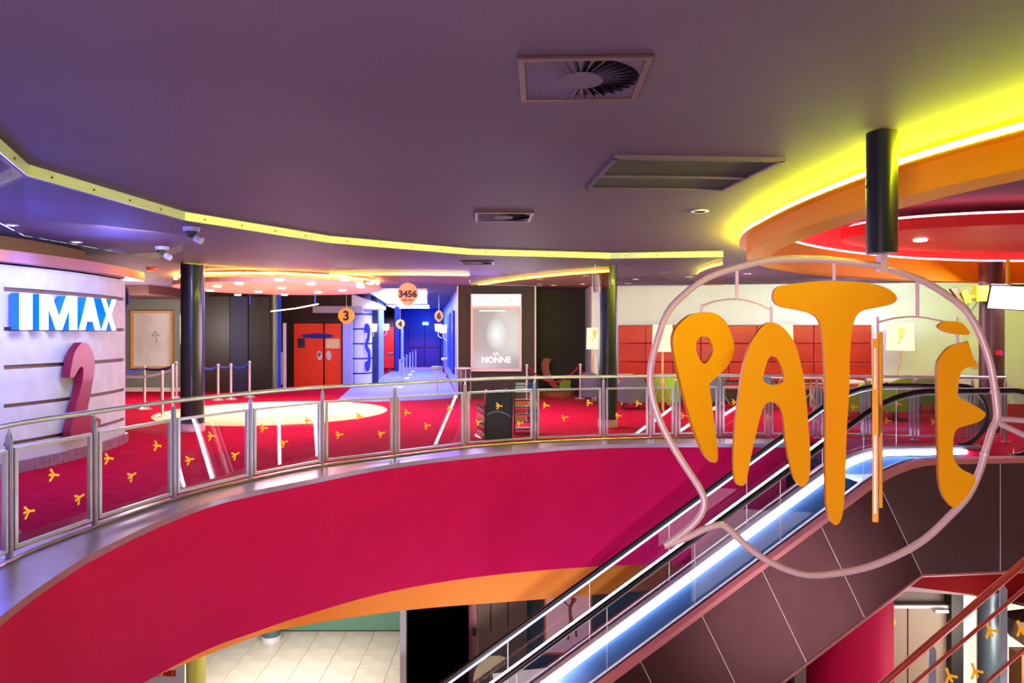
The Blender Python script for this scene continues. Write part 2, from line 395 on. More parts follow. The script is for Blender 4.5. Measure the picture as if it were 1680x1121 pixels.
ell = lambda rx, ry, z: [Vector((8.6 + rx * math.cos(a) , 11.5 + ry * math.sin(a) + .10 * rx * math.cos(a), z)) for a in [2 * math.pi * k / 56 for k in range(56)]]
MB().prism([ell(3.5, 1.75, 3.24)], (0, 0, .16)).build('disc', M_redpaint, rd)
MB().tube(ell(3.38, 1.66, 3.43), .014, 6, True).build('neon_tube', L_red, rd)
MB().tube([(8.6, 11.5, 3.4), (8.6, 11.5, 3.61)], .05, 8).build('hanger', M_black, rd)
MB().lathe((pY(1510, 11.4), 11.4, 3.215), [(.09, 0), (.1, .02)], 20).build('downlight', L_down, rd)

# ------------------------------------------------------------------ guard railing
rail = thing('guard_railing', 'curved steel balcony railing with glass panels and yellow bird-foot stickers', 'railing', posts[0])
hr = cr([p + Vector((0, 0, 1.06)) for p in posts], 8)
MB().tube(hr, .024, 12).build('handrail', M_steel, rail, smooth=True)
stickers = [(88, 779, 0), (130, 816, .9), (47, 839, .3), (178, 752, .1), (216, 780, .9), (258, 731, 0), (311, 754, .5), (347, 715, .2), (386, 746, .9), (433, 702, .2), (466, 726, .8), (505, 690, .1), (557, 713, .4), (590, 683, .2), (626, 711, .8), (668, 677, .1), (701, 698, .4), (738, 671, .1), (786, 692, .6), (819, 666, .3), (853, 694, .7), (896, 665, .1), (927, 685, .7), (967, 661, .2), (1015, 682, .3), (1048, 662, .1), (1122, 682, .3), (1206, 660, .2), (1262, 685, .3), (1337, 690, .2), (1402, 668, .5), (1457, 690, .2), (1474, 663, .1), (1533, 692, .4), (1606, 712, .8)]
def foot_mb(c, u, rot, s=.068):
    """a bird footprint in the vertical plane through c along u"""
    mb = MB(); nrm = Vector((-u.y, u.x, 0)); zv = Vector((0, 0, 1))
    def P(a, b): return c + u * a + zv * b - nrm * .006
    for ang, l in ((150, 1.0), (195, .85), (245, 1.0), (5, .85)):
        a = R(ang) + rot - .4; d = (math.cos(a), math.sin(a)); q = (-d[1], d[0])
        pts = []
        for t, wd in ((0, .14), (.5, .13), (.85, .17), (1.0, .10), (1.05, 0)):
            pts.append((t * l, wd))
        loop = [P(s * (d[0] * t + q[0] * w_), s * (d[1] * t + q[1] * w_)) for t, w_ in pts] + [P(s * (d[0] * t - q[0] * w_), s * (d[1] * t - q[1] * w_)) for t, w_ in pts[::-1][1:]]
        mb.prism([loop], nrm * .002)
    return mb
pw = .042
for i, p in enumerate(posts):
    a = posts[max(0, i - 1)]; b = posts[min(len(posts) - 1, i + 1)]; t = (b - a).normalized(); n_ = Vector((-t.y, t.x, 0))
    m = MB(); prof = [(-pw / 2, .0), (pw / 2, .0), (pw / 2, .97), (0, 1.01), (-pw / 2, .97)]
    m.prism([[p + t * .0 + n_ * q + Vector((0, 0, z)) for q, z in prof]], t * .016)
    m.prism([[p - t * .016 + n_ * q + Vector((0, 0, z)) for q, z in prof]], t * .008)
    m.tube([p + Vector((0, 0, .98)), p + Vector((0, 0, 1.05))], .008, 6)
    m.box(p + Vector((0, 0, .015)), (.1, .1, .02), math.atan2(t.y, t.x))
    m.build('post', M_steel, rail)
    if i == len(posts) - 1: break
    q = posts[i + 1]; L = (q - p).length; u = (q - p).normalized(); nn = Vector((-u.y, u.x, 0))
    g0, g1 = .045, L - .045
    fr = MB(); ang = math.atan2(u.y, u.x); fw = .03
    for zz in (.085, .86): fr.box(p + u * L / 2 + Vector((0, 0, zz)), (g1 - g0, .03, fw), ang)
    for ss in (g0 + fw / 2, g1 - fw / 2): fr.box(p + u * ss + Vector((0, 0, .4725)), (fw, .03, .745), ang)
    fr.build('panel_frame', M_steel, rail)
    gp = MB().box(p + u * L / 2 + Vector((0, 0, .4725)), (g1 - g0 - 2 * fw, .008, .745), ang).build('glass_panel', G_glass, rail)
    pxa, pxb = 840 + FP * p.x / p.y, 840 + FP * q.x / q.y
    for sx, sy, rt in stickers:
        if pxa < sx <= pxb:
            r = (sx - 840) / FP; k = (r * p.y - p.x) / (u.x - r * u.y); c = p + u * k; c.z = zY(sy, c.y)
            o = foot_mb(c, u, rt * .6).build('bird_foot_sticker', M_yel, gp)

# ------------------------------------------------------------------ glass smoke screen under the ceiling
sc_pts = [Vector((-2.3, 2.2, 0)), Vector((-2.9, 3.6, 0)), xyz(ground(0, 0) * 0, 0)]
def onceil(px, py, z=CZ): Y = (z - E) * FP / (HY - py); return Vector((pY(px, Y), Y, z))
sc_pts = [Vector((-2.5, 2.6, 0))] + [xyz(onceil(*p), 0) for p in ((40, 268), (300, 347), (540, 387), (770, 408), (1000, 415))] + [Vector((3.3, 11.45, 0)), ]
scr = thing('smoke_screen', 'faceted clear glass screen hanging from an aluminium channel under the ceiling', 'glass screen', xyz(sc_pts[1], 2.5))
for a, b in zip(sc_pts, sc_pts[1:]):
    u = (b - a).normalized(); L = (b - a).length; ang = math.atan2(u.y, u.x); nn = Vector((-u.y, u.x, 0)); mid = (a + b) / 2
    m = MB().box(xyz(mid - nn * .02, CZ - .05), (L, .012, .09), ang)
    k = .25
    while k < L - .1: m.box(xyz(a + u * k - nn * .03, CZ - .055), (.014, .01, .014), ang, 1); k += .5
    m.build('channel', [M_alu, M_dark], scr)
    MB().box(xyz(mid, 2.79), (L - .012, .01, .54), ang).build('glass_pane', G_curtain, scr)

# ------------------------------------------------------------------ pillars
def pillar(px, basey, dia, label, chrome=True, mt=M_pillar, z1=CZ):
    Y = E * FP / (basey - HY); X = pY(px, Y); t = thing('pillar', label, 'pillar', (X, Y, 0))
    MB().lathe((X, Y, .14), [(dia / 2, 0), (dia / 2, z1 - .14)], 40).build('shaft', mt, t, smooth=True)
    MB().lathe((X, Y, 0), [(dia / 2 + .012, 0), (dia / 2 + .012, .145)], 40).build('chrome_foot', M_chrome, t, smooth=True)
    return t
pillar(316, 707, .41, 'glossy black round pillar between the cinema drum and red doors')
pillar(997, 700, .365, 'glossy black round pillar beside the red sofa wall')
t = thing('pillar', 'brown round pillar carrying the television at right', 'pillar', (8.72, 13.3, 0))
MB().lathe((8.72, 13.3, 0), [(.2, 0), (.2, CZ)], 32).build('shaft', mat('bronze_pillar', (88, 62, 58), .3, .3), t, smooth=True)
for px, Y, d_, lab, mm in ((318, 13.35, .40, 'yellow-lit lower hall pillar beside the white notice board', mat('yellow_lit_pillar', (150, 140, 60), .3, .3)), (1001, 14.0, .38, 'dark teal lower hall pillar seen through the escalator glass', M_pillar), (445, 15.9, .38, 'dark green pillar with chrome foot at the end of the lower hall', M_teal), (1623, 12.0, .36, 'grey blue lower pillar behind the stair railing', mat('greyblue_pillar', (90, 112, 118), .3, .3))):  # yellow light on the shaft put into the first pillar's colour
    t = thing('pillar', lab, 'pillar', (pY(px, Y), Y, LZ))
    MB().lathe((pY(px, Y), Y, LZ + .12), [(d_ / 2, 0), (d_ / 2, 2.36)], 28).build('shaft', mm, t, smooth=True)
    MB().lathe((pY(px, Y), Y, LZ), [(d_ / 2 + .01, 0), (d_ / 2 + .01, .12)], 28).build('chrome_foot', M_chrome, t, smooth=True)

# ------------------------------------------------------------------ left entrance drum
DC = Vector((-11.87, 10.6)); DR = 5.7
def DW(Y, off=0): return Vector((DC.x + math.sqrt((DR + off) ** 2 - (Y - DC.y) ** 2), Y, 0))
def DA(Y): return math.asin((Y - DC.y) / DR)
drum = thing('cinema_entrance_drum', 'curved pale concrete entrance wall with horizontal slots at far left', 'entrance', (-6.17, 10.6, 0))
A0, A1, AE = DA(6.2), DA(9.15), DA(12.0)
def arcwall(r0, r1, z0, z1, a0, a1, n=24):
    mb = MB(); mb.lathe((DC.x, DC.y, 0), [(r0, z0), (r1, z0), (r1, z1), (r0, z1), (r0, z0)], n, arc=(a0, a1))
    for a in (a0, a1):
        mb.add([(DC.x + r * math.cos(a), DC.y + r * math.sin(a), z) for r, z in ((r0, z0), (r1, z0), (r1, z1), (r0, z1))], [(0, 1, 2, 3)])
    return mb
arcwall(DR - .2, DR, .14, 2.64, A0, A1).build('concrete_panel', M_conc, drum, smooth=True)
arcwall(DR - .2, DR, .14, 2.64, AE - .012, AE, 2).build('concrete_panel', M_conc, drum)
for z0, z1 in ((.14, .36), (.41, .84), (.89, 1.325), (1.38, 1.81), (1.86, 2.305), (2.36, 2.64)):
    arcwall(DR - .2, DR, z0, z1, A1, AE - .012).build('concrete_panel', M_conc, drum, smooth=True)
arcwall(DR - .12, DR - .04, .1, 2.6, A1, AE - .005).build('slot_backing', M_slot, drum, smooth=True)
m = MB(); e0 = DW(12.0); m.box((e0.x - 2.3, 12.02, 1.35), (4.5, .06, 2.6)); m.build('end_wall', M_conc, drum)
arcwall(DR - .6, DR + .22, 2.66, 2.80, A0, DA(12.35), 30).build('cap', M_copper, drum, smooth=True)
arcwall(DR - .9, DR - .45, 2.80, CZ - .005, A0, DA(11.55), 30).build('upper_band', M_brown, drum, smooth=True)
for k in range(26):
    a = A0 + (AE - A0) * k / 26; b = A0 + (AE - A0) * (k + .96) / 26
    arcwall(DR - .02, DR + .05, 0, .15, a, b, 2).build('plinth_tile', M_shoe, drum)
# the red figure 2
o2 = [(115, 617), (117.5, 600), (122, 580), (130, 567), (136, 562), (145, 565), (151, 575), (155, 590), (155, 610), (151, 635), (147, 657), (144, 670), (146, 680), (156, 684), (165, 688), (165, 694), (160, 702), (150, 715), (135, 717), (120, 720), (116, 712), (117, 700), (122, 685), (125, 665), (130, 647), (132, 640), (136, 622), (137, 607), (135, 602), (131, 604), (126, 612), (122, 619), (117, 620)]
pts = []
for px, py in o2:
    Y = 6.02 * FP / (840 - px); pts.append(Vector((-6.02, Y, zY(py, Y))))
pts = cr(pts, 3, True)
m = MB().prism([pts], (-.11, 0, 0)); m.build('numeral_two', [M_num2], drum, bevel=.008)
m = MB()
for z in (.6, 1.1): m.box((-6.15, 10.35, z), (.1, .05, .05))
m.build('numeral_bracket', M_black, drum)
# teardrop on the end edge
td = [Vector((-6.44 + .10 * math.sin(a) * (1.15 if math.cos(a) > 0 else .8), 12.06, 2.3 + .30 * math.cos(a))) for a in [2 * math.pi * k / 24 for k in range(24)]]
MB().prism([td], (0, .05, 0)).build('teardrop_plaque', M_navy, drum)
# sign letters
sg = thing('illuminated_letters', 'glowing white four letter sign with blue sides on the concrete drum', 'sign', (-6.05, 10.2, 1.82))
def letter(name, polys, Ya, Yb):
    a, b = DW(Ya, .17), DW(Yb, .17); u = (b - a); n_ = Vector((u.y, -u.x, 0)).normalized()
    m = MB(); f = MB()
    for loop in polys:
        L = [a + u * x + Vector((0, 0, 1.825 + .465 * z)) for x, z in loop]
        m.prism([L], -n_ * .13); f.prism([[p + n_ * .006 for p in L]], -n_ * .005)
    o = m.build(name, M_blueside, sg); f.build('letter_face', L_face, o)
letter('letter', [[(0, 0), (1, 0), (1, 1), (0, 1)]], 9.17, 9.35)
letter('letter', [[(0, 0), (.22, 0), (.22, .62), (.22, 1), (0, 1)], [(.22, 1), (.22, .62), (.42, 0), (.58, 0), (.78, .62), (.78, 1), (.70, 1), (.5, .38), (.30, 1)], [(.78, 0), (1, 0), (1, 1), (.78, 1)]], 9.46, 10.12)
letter('letter', [[(0, 0), (.26, 0), (.36, .26), (.64, .26), (.74, 0), (1, 0), (.64, 1), (.36, 1)]], 10.16, 10.66)
letter('letter', [[(0, 0), (.28, 0), (.5, .34), (.72, 0), (1, 0), (.66, .5), (1, 1), (.72, 1), (.5, .66), (.28, 1), (0, 1), (.34, .5)]], 10.68, 11.12)

# ------------------------------------------------------------------ back walls
def wall(name, a, b, z0, z1, mt, th=.2):
    a = Vector((a[0], a[1], 0)); b = Vector((b[0], b[1], 0)); u = b - a
    return struct(MB().box(xyz((a + b) / 2 + Vector((-u.y, u.x, 0)).normalized() * th / 2, (z0 + z1) / 2), (u.length, th, z1 - z0), math.atan2(u.y, u.x)).build(name, mt))
def P(px, Y): return (pY(px, Y), Y)
wall('wall_rear_left', P(130, 22.4), P(298, 22.4), 0, CZ, M_greyw)
wall('wall_rear_black', P(298, 22.3), P(445, 23.5), 0, CZ, M_dark)
wall('wall_rear_doors', P(445, 24.5), P(578, 24.5), 0, CZ, M_dark)
wall('wall_outer_left', (-16, 46), (-16, -5), LZ, CZ, M_greyw)
wall('wall_outer_right', (17, -5), (17, 46), LZ, CZ, M_white)
wall('wall_behind_viewer', (-16, -5), (17, -5), LZ, CZ, M_greyw)
m = MB().box((pY(245, 22.3), 22.36, .06), (3.1, .04, .12)); struct(m.build('baseboard_left', M_ivory))
m = MB().box((pY(372, 22.7), 22.75, .06), (2.6, .04, .10), .43); struct(m.build('baseboard_rear', M_slot))
# bulkhead above left walls
struct(MB().box((pY(226, 20.5), 20.9, 2.95), (1.7, 3, .24)).build('trim_4', M_slot))
# corridor
CL0, CL1 = P(607, 25.2), P(652, 39)
wall('wall_corridor_left', CL0, P(630, 31), 0, CZ, M_bluelt)
wall('wall_corridor_left_far', P(655, 34), CL1, 0, CZ, M_blue)
wall('wall_corridor_recess', P(626, 38.2), P(657, 38.2), 0, CZ, M_navy)
wall('wall_corridor_right', P(727, 39), P(752, 20.4), 0, CZ, M_bluelt)
fw_ = wall('wall_corridor_end', P(640, 39), P(735, 39), 0, CZ, M_blue)
wall('wall_corridor_side', P(620, 25.5), P(625, 37), 0, CZ, M_navy)
# corridor end doors
for a, b in ((671, 696.5), (698, 722)):
    X0, X1 = pY(a, 38.8), pY(b, 38.8); d = MB().box(((X0 + X1) / 2, 38.85, 1.15), (X1 - X0 - .03, .06, 2.25)).build('door_5' if a < 680 else 'door_6', mat('corridor_door_blue', (8, 40, 150), .5)); struct(d)
    MB().box(((X0 + X1) / 2, 38.78, 1.05), (X1 - X0 - .1, .05, .06)).build('push_bar', M_navy, d)
d = struct(MB().box((pY(641, 38.05), 38.05, 1.05), (pY(651, 38) - pY(631, 38), .08, 2.1)).build('door_7', mat('corridor_door_red', (240, 30, 60), .5)))
ex = thing('exit_light', 'small green lit exit sign above the far blue doors', 'sign', (pY(698, 38.7), 38.7, 2.6))
MB().box((pY(698, 38.7), 38.72, zY(531, 38.7)), (.30, .08, .14)).build('box', glow('exit_green', (.3, 1, .75), 3), ex)
for (xa, xb, ya, yb, xc, xd) in ((601, 700, 474, 497, 634, 701), (632, 704, 499, 505, 646, 705)):
    q = [onceil(xa, ya, CZ - .01), onceil(xb, ya, CZ - .01), onceil(xd, yb, CZ - .01), onceil(xc, yb, CZ - .01)]
    t = thing('ceiling_light_panel', 'large bright white ceiling light panel at the corridor mouth' if xa == 601 else 'smaller white ceiling light panel deeper in the corridor', 'ceiling light', (q[0] + q[2]) / 2)
    MB().prism([q], (0, 0, -.03)).build('diffuser', L_ceilp, t)
    MB().tube([p - Vector((0, 0, .02)) for p in q], .03, 4, True).build('frame', M_plast, t)
# white flared canopy above drum 3
cn = thing('corridor_canopy', 'white flared wedge canopy above the slotted white drum', 'canopy', (pY(578, 23.8), 23.8, 2.55))
MB().prism([[at(577, 484, 23.8), at(583, 484, 23.8), at(621, 501, 23.8), at(621, 507, 23.8), at(577, 507, 23.8)]], (0, 1.4, 0)).build('wedge', M_white, cn)
struct(MB().box(((pY(530, 23.7) + pY(577, 23.7)) / 2, 23.8, 2.55), (1.6, .2, .22), -.0).build('trim_5', mat('grey_beam', (150, 145, 165), .5)))
lb = thing('light_bar', 'thin pale yellow light bar hanging below the pink disc', 'light', at(480, 510, 22))
MB().tube([at(445, 511, 22.4), at(486, 506, 21.4), at(522, 499, 20.4)], .018, 6).build('tube', glow('pale_bar', (1, .9, .55), 3), lb)
for px, Y in ((410, 22.0), (517, 20.6)):
    MB().tube([at(px, 484, Y), at(px, 500, Y)], .02, 6).build('hanger', mat('blue_hanger', (40, 80, 230), .4, emit=(.05, .1, 1), es=.1), lb)
# drum of cinema 3
d3 = thing('cinema_entrance_drum', 'small white slotted entrance drum with navy numeral beside the red doors', 'entrance', (pY(592, 24), 24, 0))
c3 = (pY(590, 25.0), 25.0)
for z0, z1 in ((.05, .40), (.45, .90), (.95, 1.40), (1.45, 1.9), (1.95, 2.4), (2.45, 2.65)):
    MB().lathe((c3[0], c3[1], 0), [(.42, z0), (.42, z1)], 28).build('drum_band', M_white, d3, smooth=True)
MB().lathe((c3[0], c3[1], 0), [(.38, .02), (.38, 2.63)], 24).build('drum_core', M_navy2, d3, smooth=True)
n3 = cr([at(px, py, 24.55) for px, py in ((600, 531), (605, 533), (607, 545), (605, 560), (603, 568), (607, 575), (608, 592), (606, 606), (602, 610), (599, 604), (599, 594), (603, 592), (603, 580), (599, 572), (599, 562), (602, 553), (602, 545), (598, 547), (598, 537))], 2, True)
MB().prism([n3], (0, .06, 0)).build('numeral_three', M_navy2, d3)
struct(MB().box(((pY(562, 24) + pY(577, 24)) / 2, 24.1, 1.32), (.3, .15, 2.64)).build('trim_6', mat('periwinkle_panel', (150, 160, 245), .4)))

# ------------------------------------------------------------------ hall 3 doors and dark bay
df = struct(MB().box((pY(520, 24.4), 24.42, 2.2), (1.75, .06, .12)).build('trim_7', M_dark))
for k, (a, b) in enumerate(((481.5, 530.5), (532, 560))):
    X0, X1 = pY(a, 24.35), pY(b, 24.35)
    d = struct(MB().box(((X0 + X1) / 2, 24.38, 1.06), (X1 - X0 - .02, .07, 2.1)).build('door_%d' % (k + 1), M_red, bevel=.008))
    hx = pY(524 if k == 0 else 539, 24.3); hz = zY(583, 24.3)
    tp = [Vector((hx + (.09 if k else .09) * math.sin(a_), 24.33, hz + .155 * math.cos(a_) - (.02 if math.sin(a_) > 0 else 0))) for a_ in [2 * math.pi * j / 20 for j in range(20)]]
    pl = MB().prism([tp], (0, -.02, 0)).build('pull_plate', M_plast, d)
    if k == 0: text_mb('P', .18, .01, facing((hx, 24.30, hz)), .006).build('pull_plate_mark', M_text, d)
    ex0, ex1 = (494, 531) if k == 0 else (532, 547)
    ecx, erx = pY(520.5, 24.3), .54
    hp = [Vector((ecx + erx * math.cos(t_), 24.335, zY(551.5, 24.3) + .085 * math.sin(t_))) for t_ in [math.pi * (j / 16) for j in range(33)]]
    lim = pY(531, 24.3)
    hp = [Vector((min(p.x, lim - .01) if k == 0 else max(p.x, lim + .01), p.y, p.z)) for p in hp]
    MB().prism([hp[:-1]], (0, -.012, 0)).build('oval_plaque', M_blue, d)
    if k == 0: MB().box((pY(494, 24.3), 24.33, zY(563, 24.3)), (.24, .02, .32)).build('notice', mat('dark_notice', (60, 40, 80), .5), d)
    else: MB().box((pY(545.5, 24.3), 24.33, zY(564, 24.3)), (.46, .02, .32)).build('notice', mat('cream_notice', (240, 225, 180), .5), d)
t = thing('folding_pole', 'white upright pole standing left of the red doors', 'pole', (pY(467, 23), 23, 0))
MB().box((pY(467, 23), 23, 1.05), (.09, .06, 2.1)).build('shaft', M_plast, t); MB().box((pY(464.5, 23), 22.95, .68), (.08, .08, 1.0)).build('sleeve', M_steel, t)
t = thing('pillar', 'slim grey green column with a blue edge in the dark bay', 'pillar', (pY(449, 22.8), 22.8, 0))
MB().lathe((pY(449, 22.8), 22.8, 0), [(.13, 0), (.13, CZ)], 20).build('shaft', mat('greygreen_column', (120, 130, 124), .35, .4), t, smooth=True)
MB().box((pY(458.5, 22.9), 22.9, CZ / 2), (.10, .05, CZ)).build('blue_edge', mat('blue_edge', (30, 70, 220), .4, emit=(.03, .1, 1), es=.1), t)
for px0, px1, mm, lab in ((334, 377, mat('warm_dark_panel', (44, 32, 26), .4), 'warm dark wall panel just right of the glossy pillar'), (378, 407, M_navy, 'navy blue wall panel in the dark bay'), (409, 443, M_black, 'near black wall panel left of the slim column')):
    Y = 22.35; X0, X1 = pY(px0, Y), pY(px1, Y)
    t = thing('wall_panel', lab, 'wall panel', ((X0 + X1) / 2, Y, 0)); MB().box(((X0 + X1) / 2, Y, 1.45), (X1 - X0, .06, 2.9)).build('board', mm, t)
# framed poster
t = thing('framed_poster', 'wood framed glossy grey poster on the grey green wall', 'poster', (pY(247, 22.2), 22.2, .7))
X0, X1, Z0, Z1 = pY(213, 22.2), pY(281, 22.2), zY(605, 22.2), zY(510, 22.2)
for a, b, c_, d_ in ((X0, X1, Z0, Z0 + .07), (X0, X1, Z1 - .07, Z1), (X0, X0 + .07, Z0 + .07, Z1 - .07), (X1 - .07, X1, Z0 + .07, Z1 - .07)):
    MB().box(((a + b) / 2, 22.3, (c_ + d_) / 2), (b - a, .12, d_ - c_)).build('frame_bar', M_wood, t)
MB().box(((X0 + X1) / 2, 22.34, (Z0 + Z1) / 2), (X1 - X0 - .12, .04, Z1 - Z0 - .12)).build('sheet', mat('poster_sheet', (226, 232, 236), .12, 0, noise=.3, nscale=1.0, clear=.6), t)
cr_ = MB(); cx, cz = pY(252, 22.2), zY(548, 22.2)
cr_.tube([(cx - .1, 22.3, cz - .06), (cx, 22.3, cz + .07), (cx + .12, 22.3, cz - .05)], .012, 5); cr_.tube([(cx - .12, 22.3, cz - .06), (cx + .12, 22.3, cz - .06)], .01, 5)
cr_.tube([(cx, 22.3, cz - .1), (cx + .06, 22.3, cz - .17), (cx + .02, 22.3, cz - .28)], .01, 5); cr_.build('poster_print', M_greyw, t)
t = thing('wall_belt_reel', 'small black belt reel fixed on the grey green wall by the drum', 'belt reel', at(195, 592, 22.3))
MB().lathe(tuple(at(195, 594, 22.3)), [(.08, 0), (.08, .13)], 14).build('reel', M_black, t)

# ------------------------------------------------------------------ poster column, niche, right walls
wall('wall_poster', P(752, 20.0), P(877, 20.0), 0, CZ, M_dark, .35)
struct(MB().box((pY(877.5, 20), 20.1, CZ / 2), (.07, .16, CZ)).build('trim_8', mat('white_trim', (235, 225, 215), .4)))
struct(MB().box((pY(751.5, 20), 20.15, CZ / 2), (.06, .3, CZ)).build('trim_9', MATS['white_trim']))
wall('wall_niche', P(870, 21.6), P(975, 21.6), 0, CZ, M_olive)
struct(MB().box((pY(978, 19.8), 20.7, CZ / 2), (.24, 1.8, CZ)).build('wall_niche_side', M_white))
wall('wall_sofa', P(975, 19.9), (13.2, 18.3), 0, CZ, M_white)
wall('wall_right_rear', (13.2, 18.3), (17, 18.0), 0, CZ, M_white)
struct(MB().box((pY(1462, 19), 18.98, .05), (7.6, .04, .1), -.12).build('baseboard_right', M_slot))
lbx = thing('poster_lightbox', 'lit film poster box with white header on the black column', 'poster', (pY(814, 19.9), 19.9, .7))
X0, X1, Z0, Z1, ZM = pY(772, 19.8), pY(856, 19.8), zY(610, 19.8), zY(482, 19.8), zY(504, 19.8)
MB().box(((X0 + X1) / 2, 19.92, (Z0 + Z1) / 2), (X1 - X0, .16, Z1 - Z0)).build('case', mat('pale_case', (225, 205, 205), .4), lbx, bevel=.01)
MB().box(((X0 + X1) / 2, 19.83, (ZM + Z1) / 2 + .01), (X1 - X0 - .06, .02, Z1 - ZM - .05)).build('header_panel', L_box, lbx)
text_mb('IMAX', .24, .004, facing(((X0 + X1) / 2, 19.815, (ZM + Z1) / 2 + .01), 0, 1.45), 0, 1.35).build('header_lettering', mat('pale_lettering', (190, 195, 200), .5, emit=(.8, .85, .85), es=.33), lbx)
pm = bpy.data.materials.new('backlit_print'); pm.use_nodes = True; nt = pm.node_tree
b = nt.nodes['Principled BSDF']; b.inputs['Base Color'].default_value = (.25, .28, .3, 1); b.inputs['Roughness'].default_value = .15
tc = nt.nodes.new('ShaderNodeTexCoord'); mp = nt.nodes.new('ShaderNodeMapping'); mp.inputs['Location'].default_value = (0, 0, -.2); mp.inputs['Scale'].default_value = (2.6, 0, 1.7)
gr = nt.nodes.new('ShaderNodeTexGradient'); gr.gradient_type = 'SPHERICAL'; rp = nt.nodes.new('ShaderNodeValToRGB')
rp.color_ramp.elements[0].position = 0; rp.color_ramp.elements[0].color = lin((128, 128, 136)) + (1,)
rp.color_ramp.elements[1].position = 1.0; rp.color_ramp.elements[1].color = lin((190, 212, 222)) + (1,)
e2 = rp.color_ramp.elements.new(.22); e2.color = lin((112, 114, 122)) + (1,)
e3 = rp.color_ramp.elements.new(.42); e3.color = lin((136, 152, 162)) + (1,)
nt.links.new(tc.outputs['Object'], mp.inputs[0]); nt.links.new(mp.outputs[0], gr.inputs[0]); nt.links.new(gr.outputs[1], rp.inputs[0])
nt.links.new(rp.outputs[0], b.inputs['Emission Color']); b.inputs['Emission Strength'].default_value = .5
pc = Vector(((X0 + X1) / 2, 19.83, (Z0 + ZM) / 2 + .02)); hw, hh = (X1 - X0) / 2 - .07, (ZM - Z0) / 2 - .07
po = MB().box((0, 0, 0), (2 * hw, .02, 2 * hh)).build('film_print', pm, lbx); po.matrix_parent_inverse = Matrix(); po.location = pc - lbx.location
wt = mat('print_white', (240, 235, 232), .5, emit=(.9, .85, .85), es=.6)
text_mb('NONNE', .23, .004, facing((pc.x, 19.81, zY(591, 19.8)), 0, .95), .004, 1.0).build('print_lettering', wt, lbx)
text_mb('LA', .12, .004, facing((pc.x, 19.81, zY(580.5, 19.8))), 0.002).build('print_lettering', wt, lbx)
MB().box((pc.x - .1, 19.815, zY(510, 19.8)), (.72, .006, .03)).build('print_strip', wt, lbx)
MB().box((pc.x + .37, 19.815, zY(510, 19.8)), (.2, .006, .03)).build('print_strip', mat('print_red', (230, 120, 110), .5, emit=(.8, .25, .2), es=.8), lbx)
# niche display: ramp sculpture, plinth, rope barrier
t = thing('display_base', 'low dark round display base with curved red-brown ramp in the olive niche', 'display base', (pY(908, 21.1), 21.1, 0))
MB().lathe((pY(908, 21.0), 21.0, 0), [(.62, 0), (.62, .12), (.58, .15), (0, .15)], 32).build('plinth', M_brownwood, t, smooth=True)
rp_ = cr([at(px, py, 21.0) for px, py in ((892, 588), (888, 600), (893, 618), (903, 632), (920, 645))], 4)
m = MB(); m.ribbon(rp_, [p + Vector((.22, 0, -.02)) for p in rp_]); m.ribbon([p + Vector((0, .12, 0)) for p in rp_], [p + Vector((.22, .12, -.02)) for p in rp_]); m.ribbon(rp_, [p + Vector((0, .12, 0)) for p in rp_]); m.ribbon([p + Vector((.22, 0, -.02)) for p in rp_], [p + Vector((.22, .12, -.02)) for p in rp_])
m.build('ramp', M_brownwood, t)
MB().box((pY(927, 21), 21.1, .28), (.32, .2, .3)).build('green_block', M_green, t)
rb = []
for px, lab in ((864.5, 'left'), (952, 'right')):
    Y = 19.9 if px > 900 else 19.6
    t = thing('rope_post', 'chrome rope post at the %s end of the red rope by the niche' % lab, 'barrier post', (pY(px, Y), Y, 0)); rb.append((pY(px, Y), Y))
    MB().lathe((pY(px, Y), Y, 0), [(.16, 0), (.16, .015), (.03, .04), (.028, .9), (.045, .91), (.045, .95), (0, .96)], 20).build('post', M_chrome, t, smooth=True)
a, b = Vector((rb[0][0], rb[0][1], .9)), Vector((rb[1][0], rb[1][1], .9))
tag(MB().tube([a.lerp(b, k / 14) - Vector((0, 0, .45 * math.sin(math.pi * k / 14) )) for k in range(15)], .022, 8).build('barrier_rope', M_rope, smooth=True), 'dark red rope sagging between the two chrome rope posts', 'rope')
t = thing('fire_extinguisher', 'red fire extinguisher on the niche wall right of the rope', 'fire extinguisher', at(957, 632, 21.4))
MB().lathe(tuple(at(957, 632, 21.4)), [(.075, 0), (.08, .02), (.08, .34), (.04, .40), (.02, .42)], 16).build('bottle', M_extred, t, smooth=True)
MB().box(at(957, 610, 21.4), (.1, .06, .05)).build('valve', M_black, t)
# litter bin beside the column
t = thing('litter_bin', 'frosted clear litter bag bin left of the poster column', 'bin', (pY(760, 19.6), 19.6, 0))
MB().lathe((pY(760, 19.6), 19.6, .02), [(.13, 0), (.17, .5), (.21, .82)], 20, cap=False).build('bag', G_bin, t, smooth=True)
MB().lathe((pY(760, 19.6), 19.6, .82), [(.21, 0), (.235, .01), (.235, .04), (.2, .05)], 20, cap=False).build('rim', M_plast, t, smooth=True)
m = MB()
for k in range(4): a = k * math.pi / 2 + .4; m.tube([(pY(760, 19.6) + .21 * math.cos(a), 19.6 + .21 * math.sin(a), 0), (pY(760, 19.6) + .21 * math.cos(a), 19.6 + .21 * math.sin(a), .84)], .01, 6)
m.build('stand', M_steel, t)

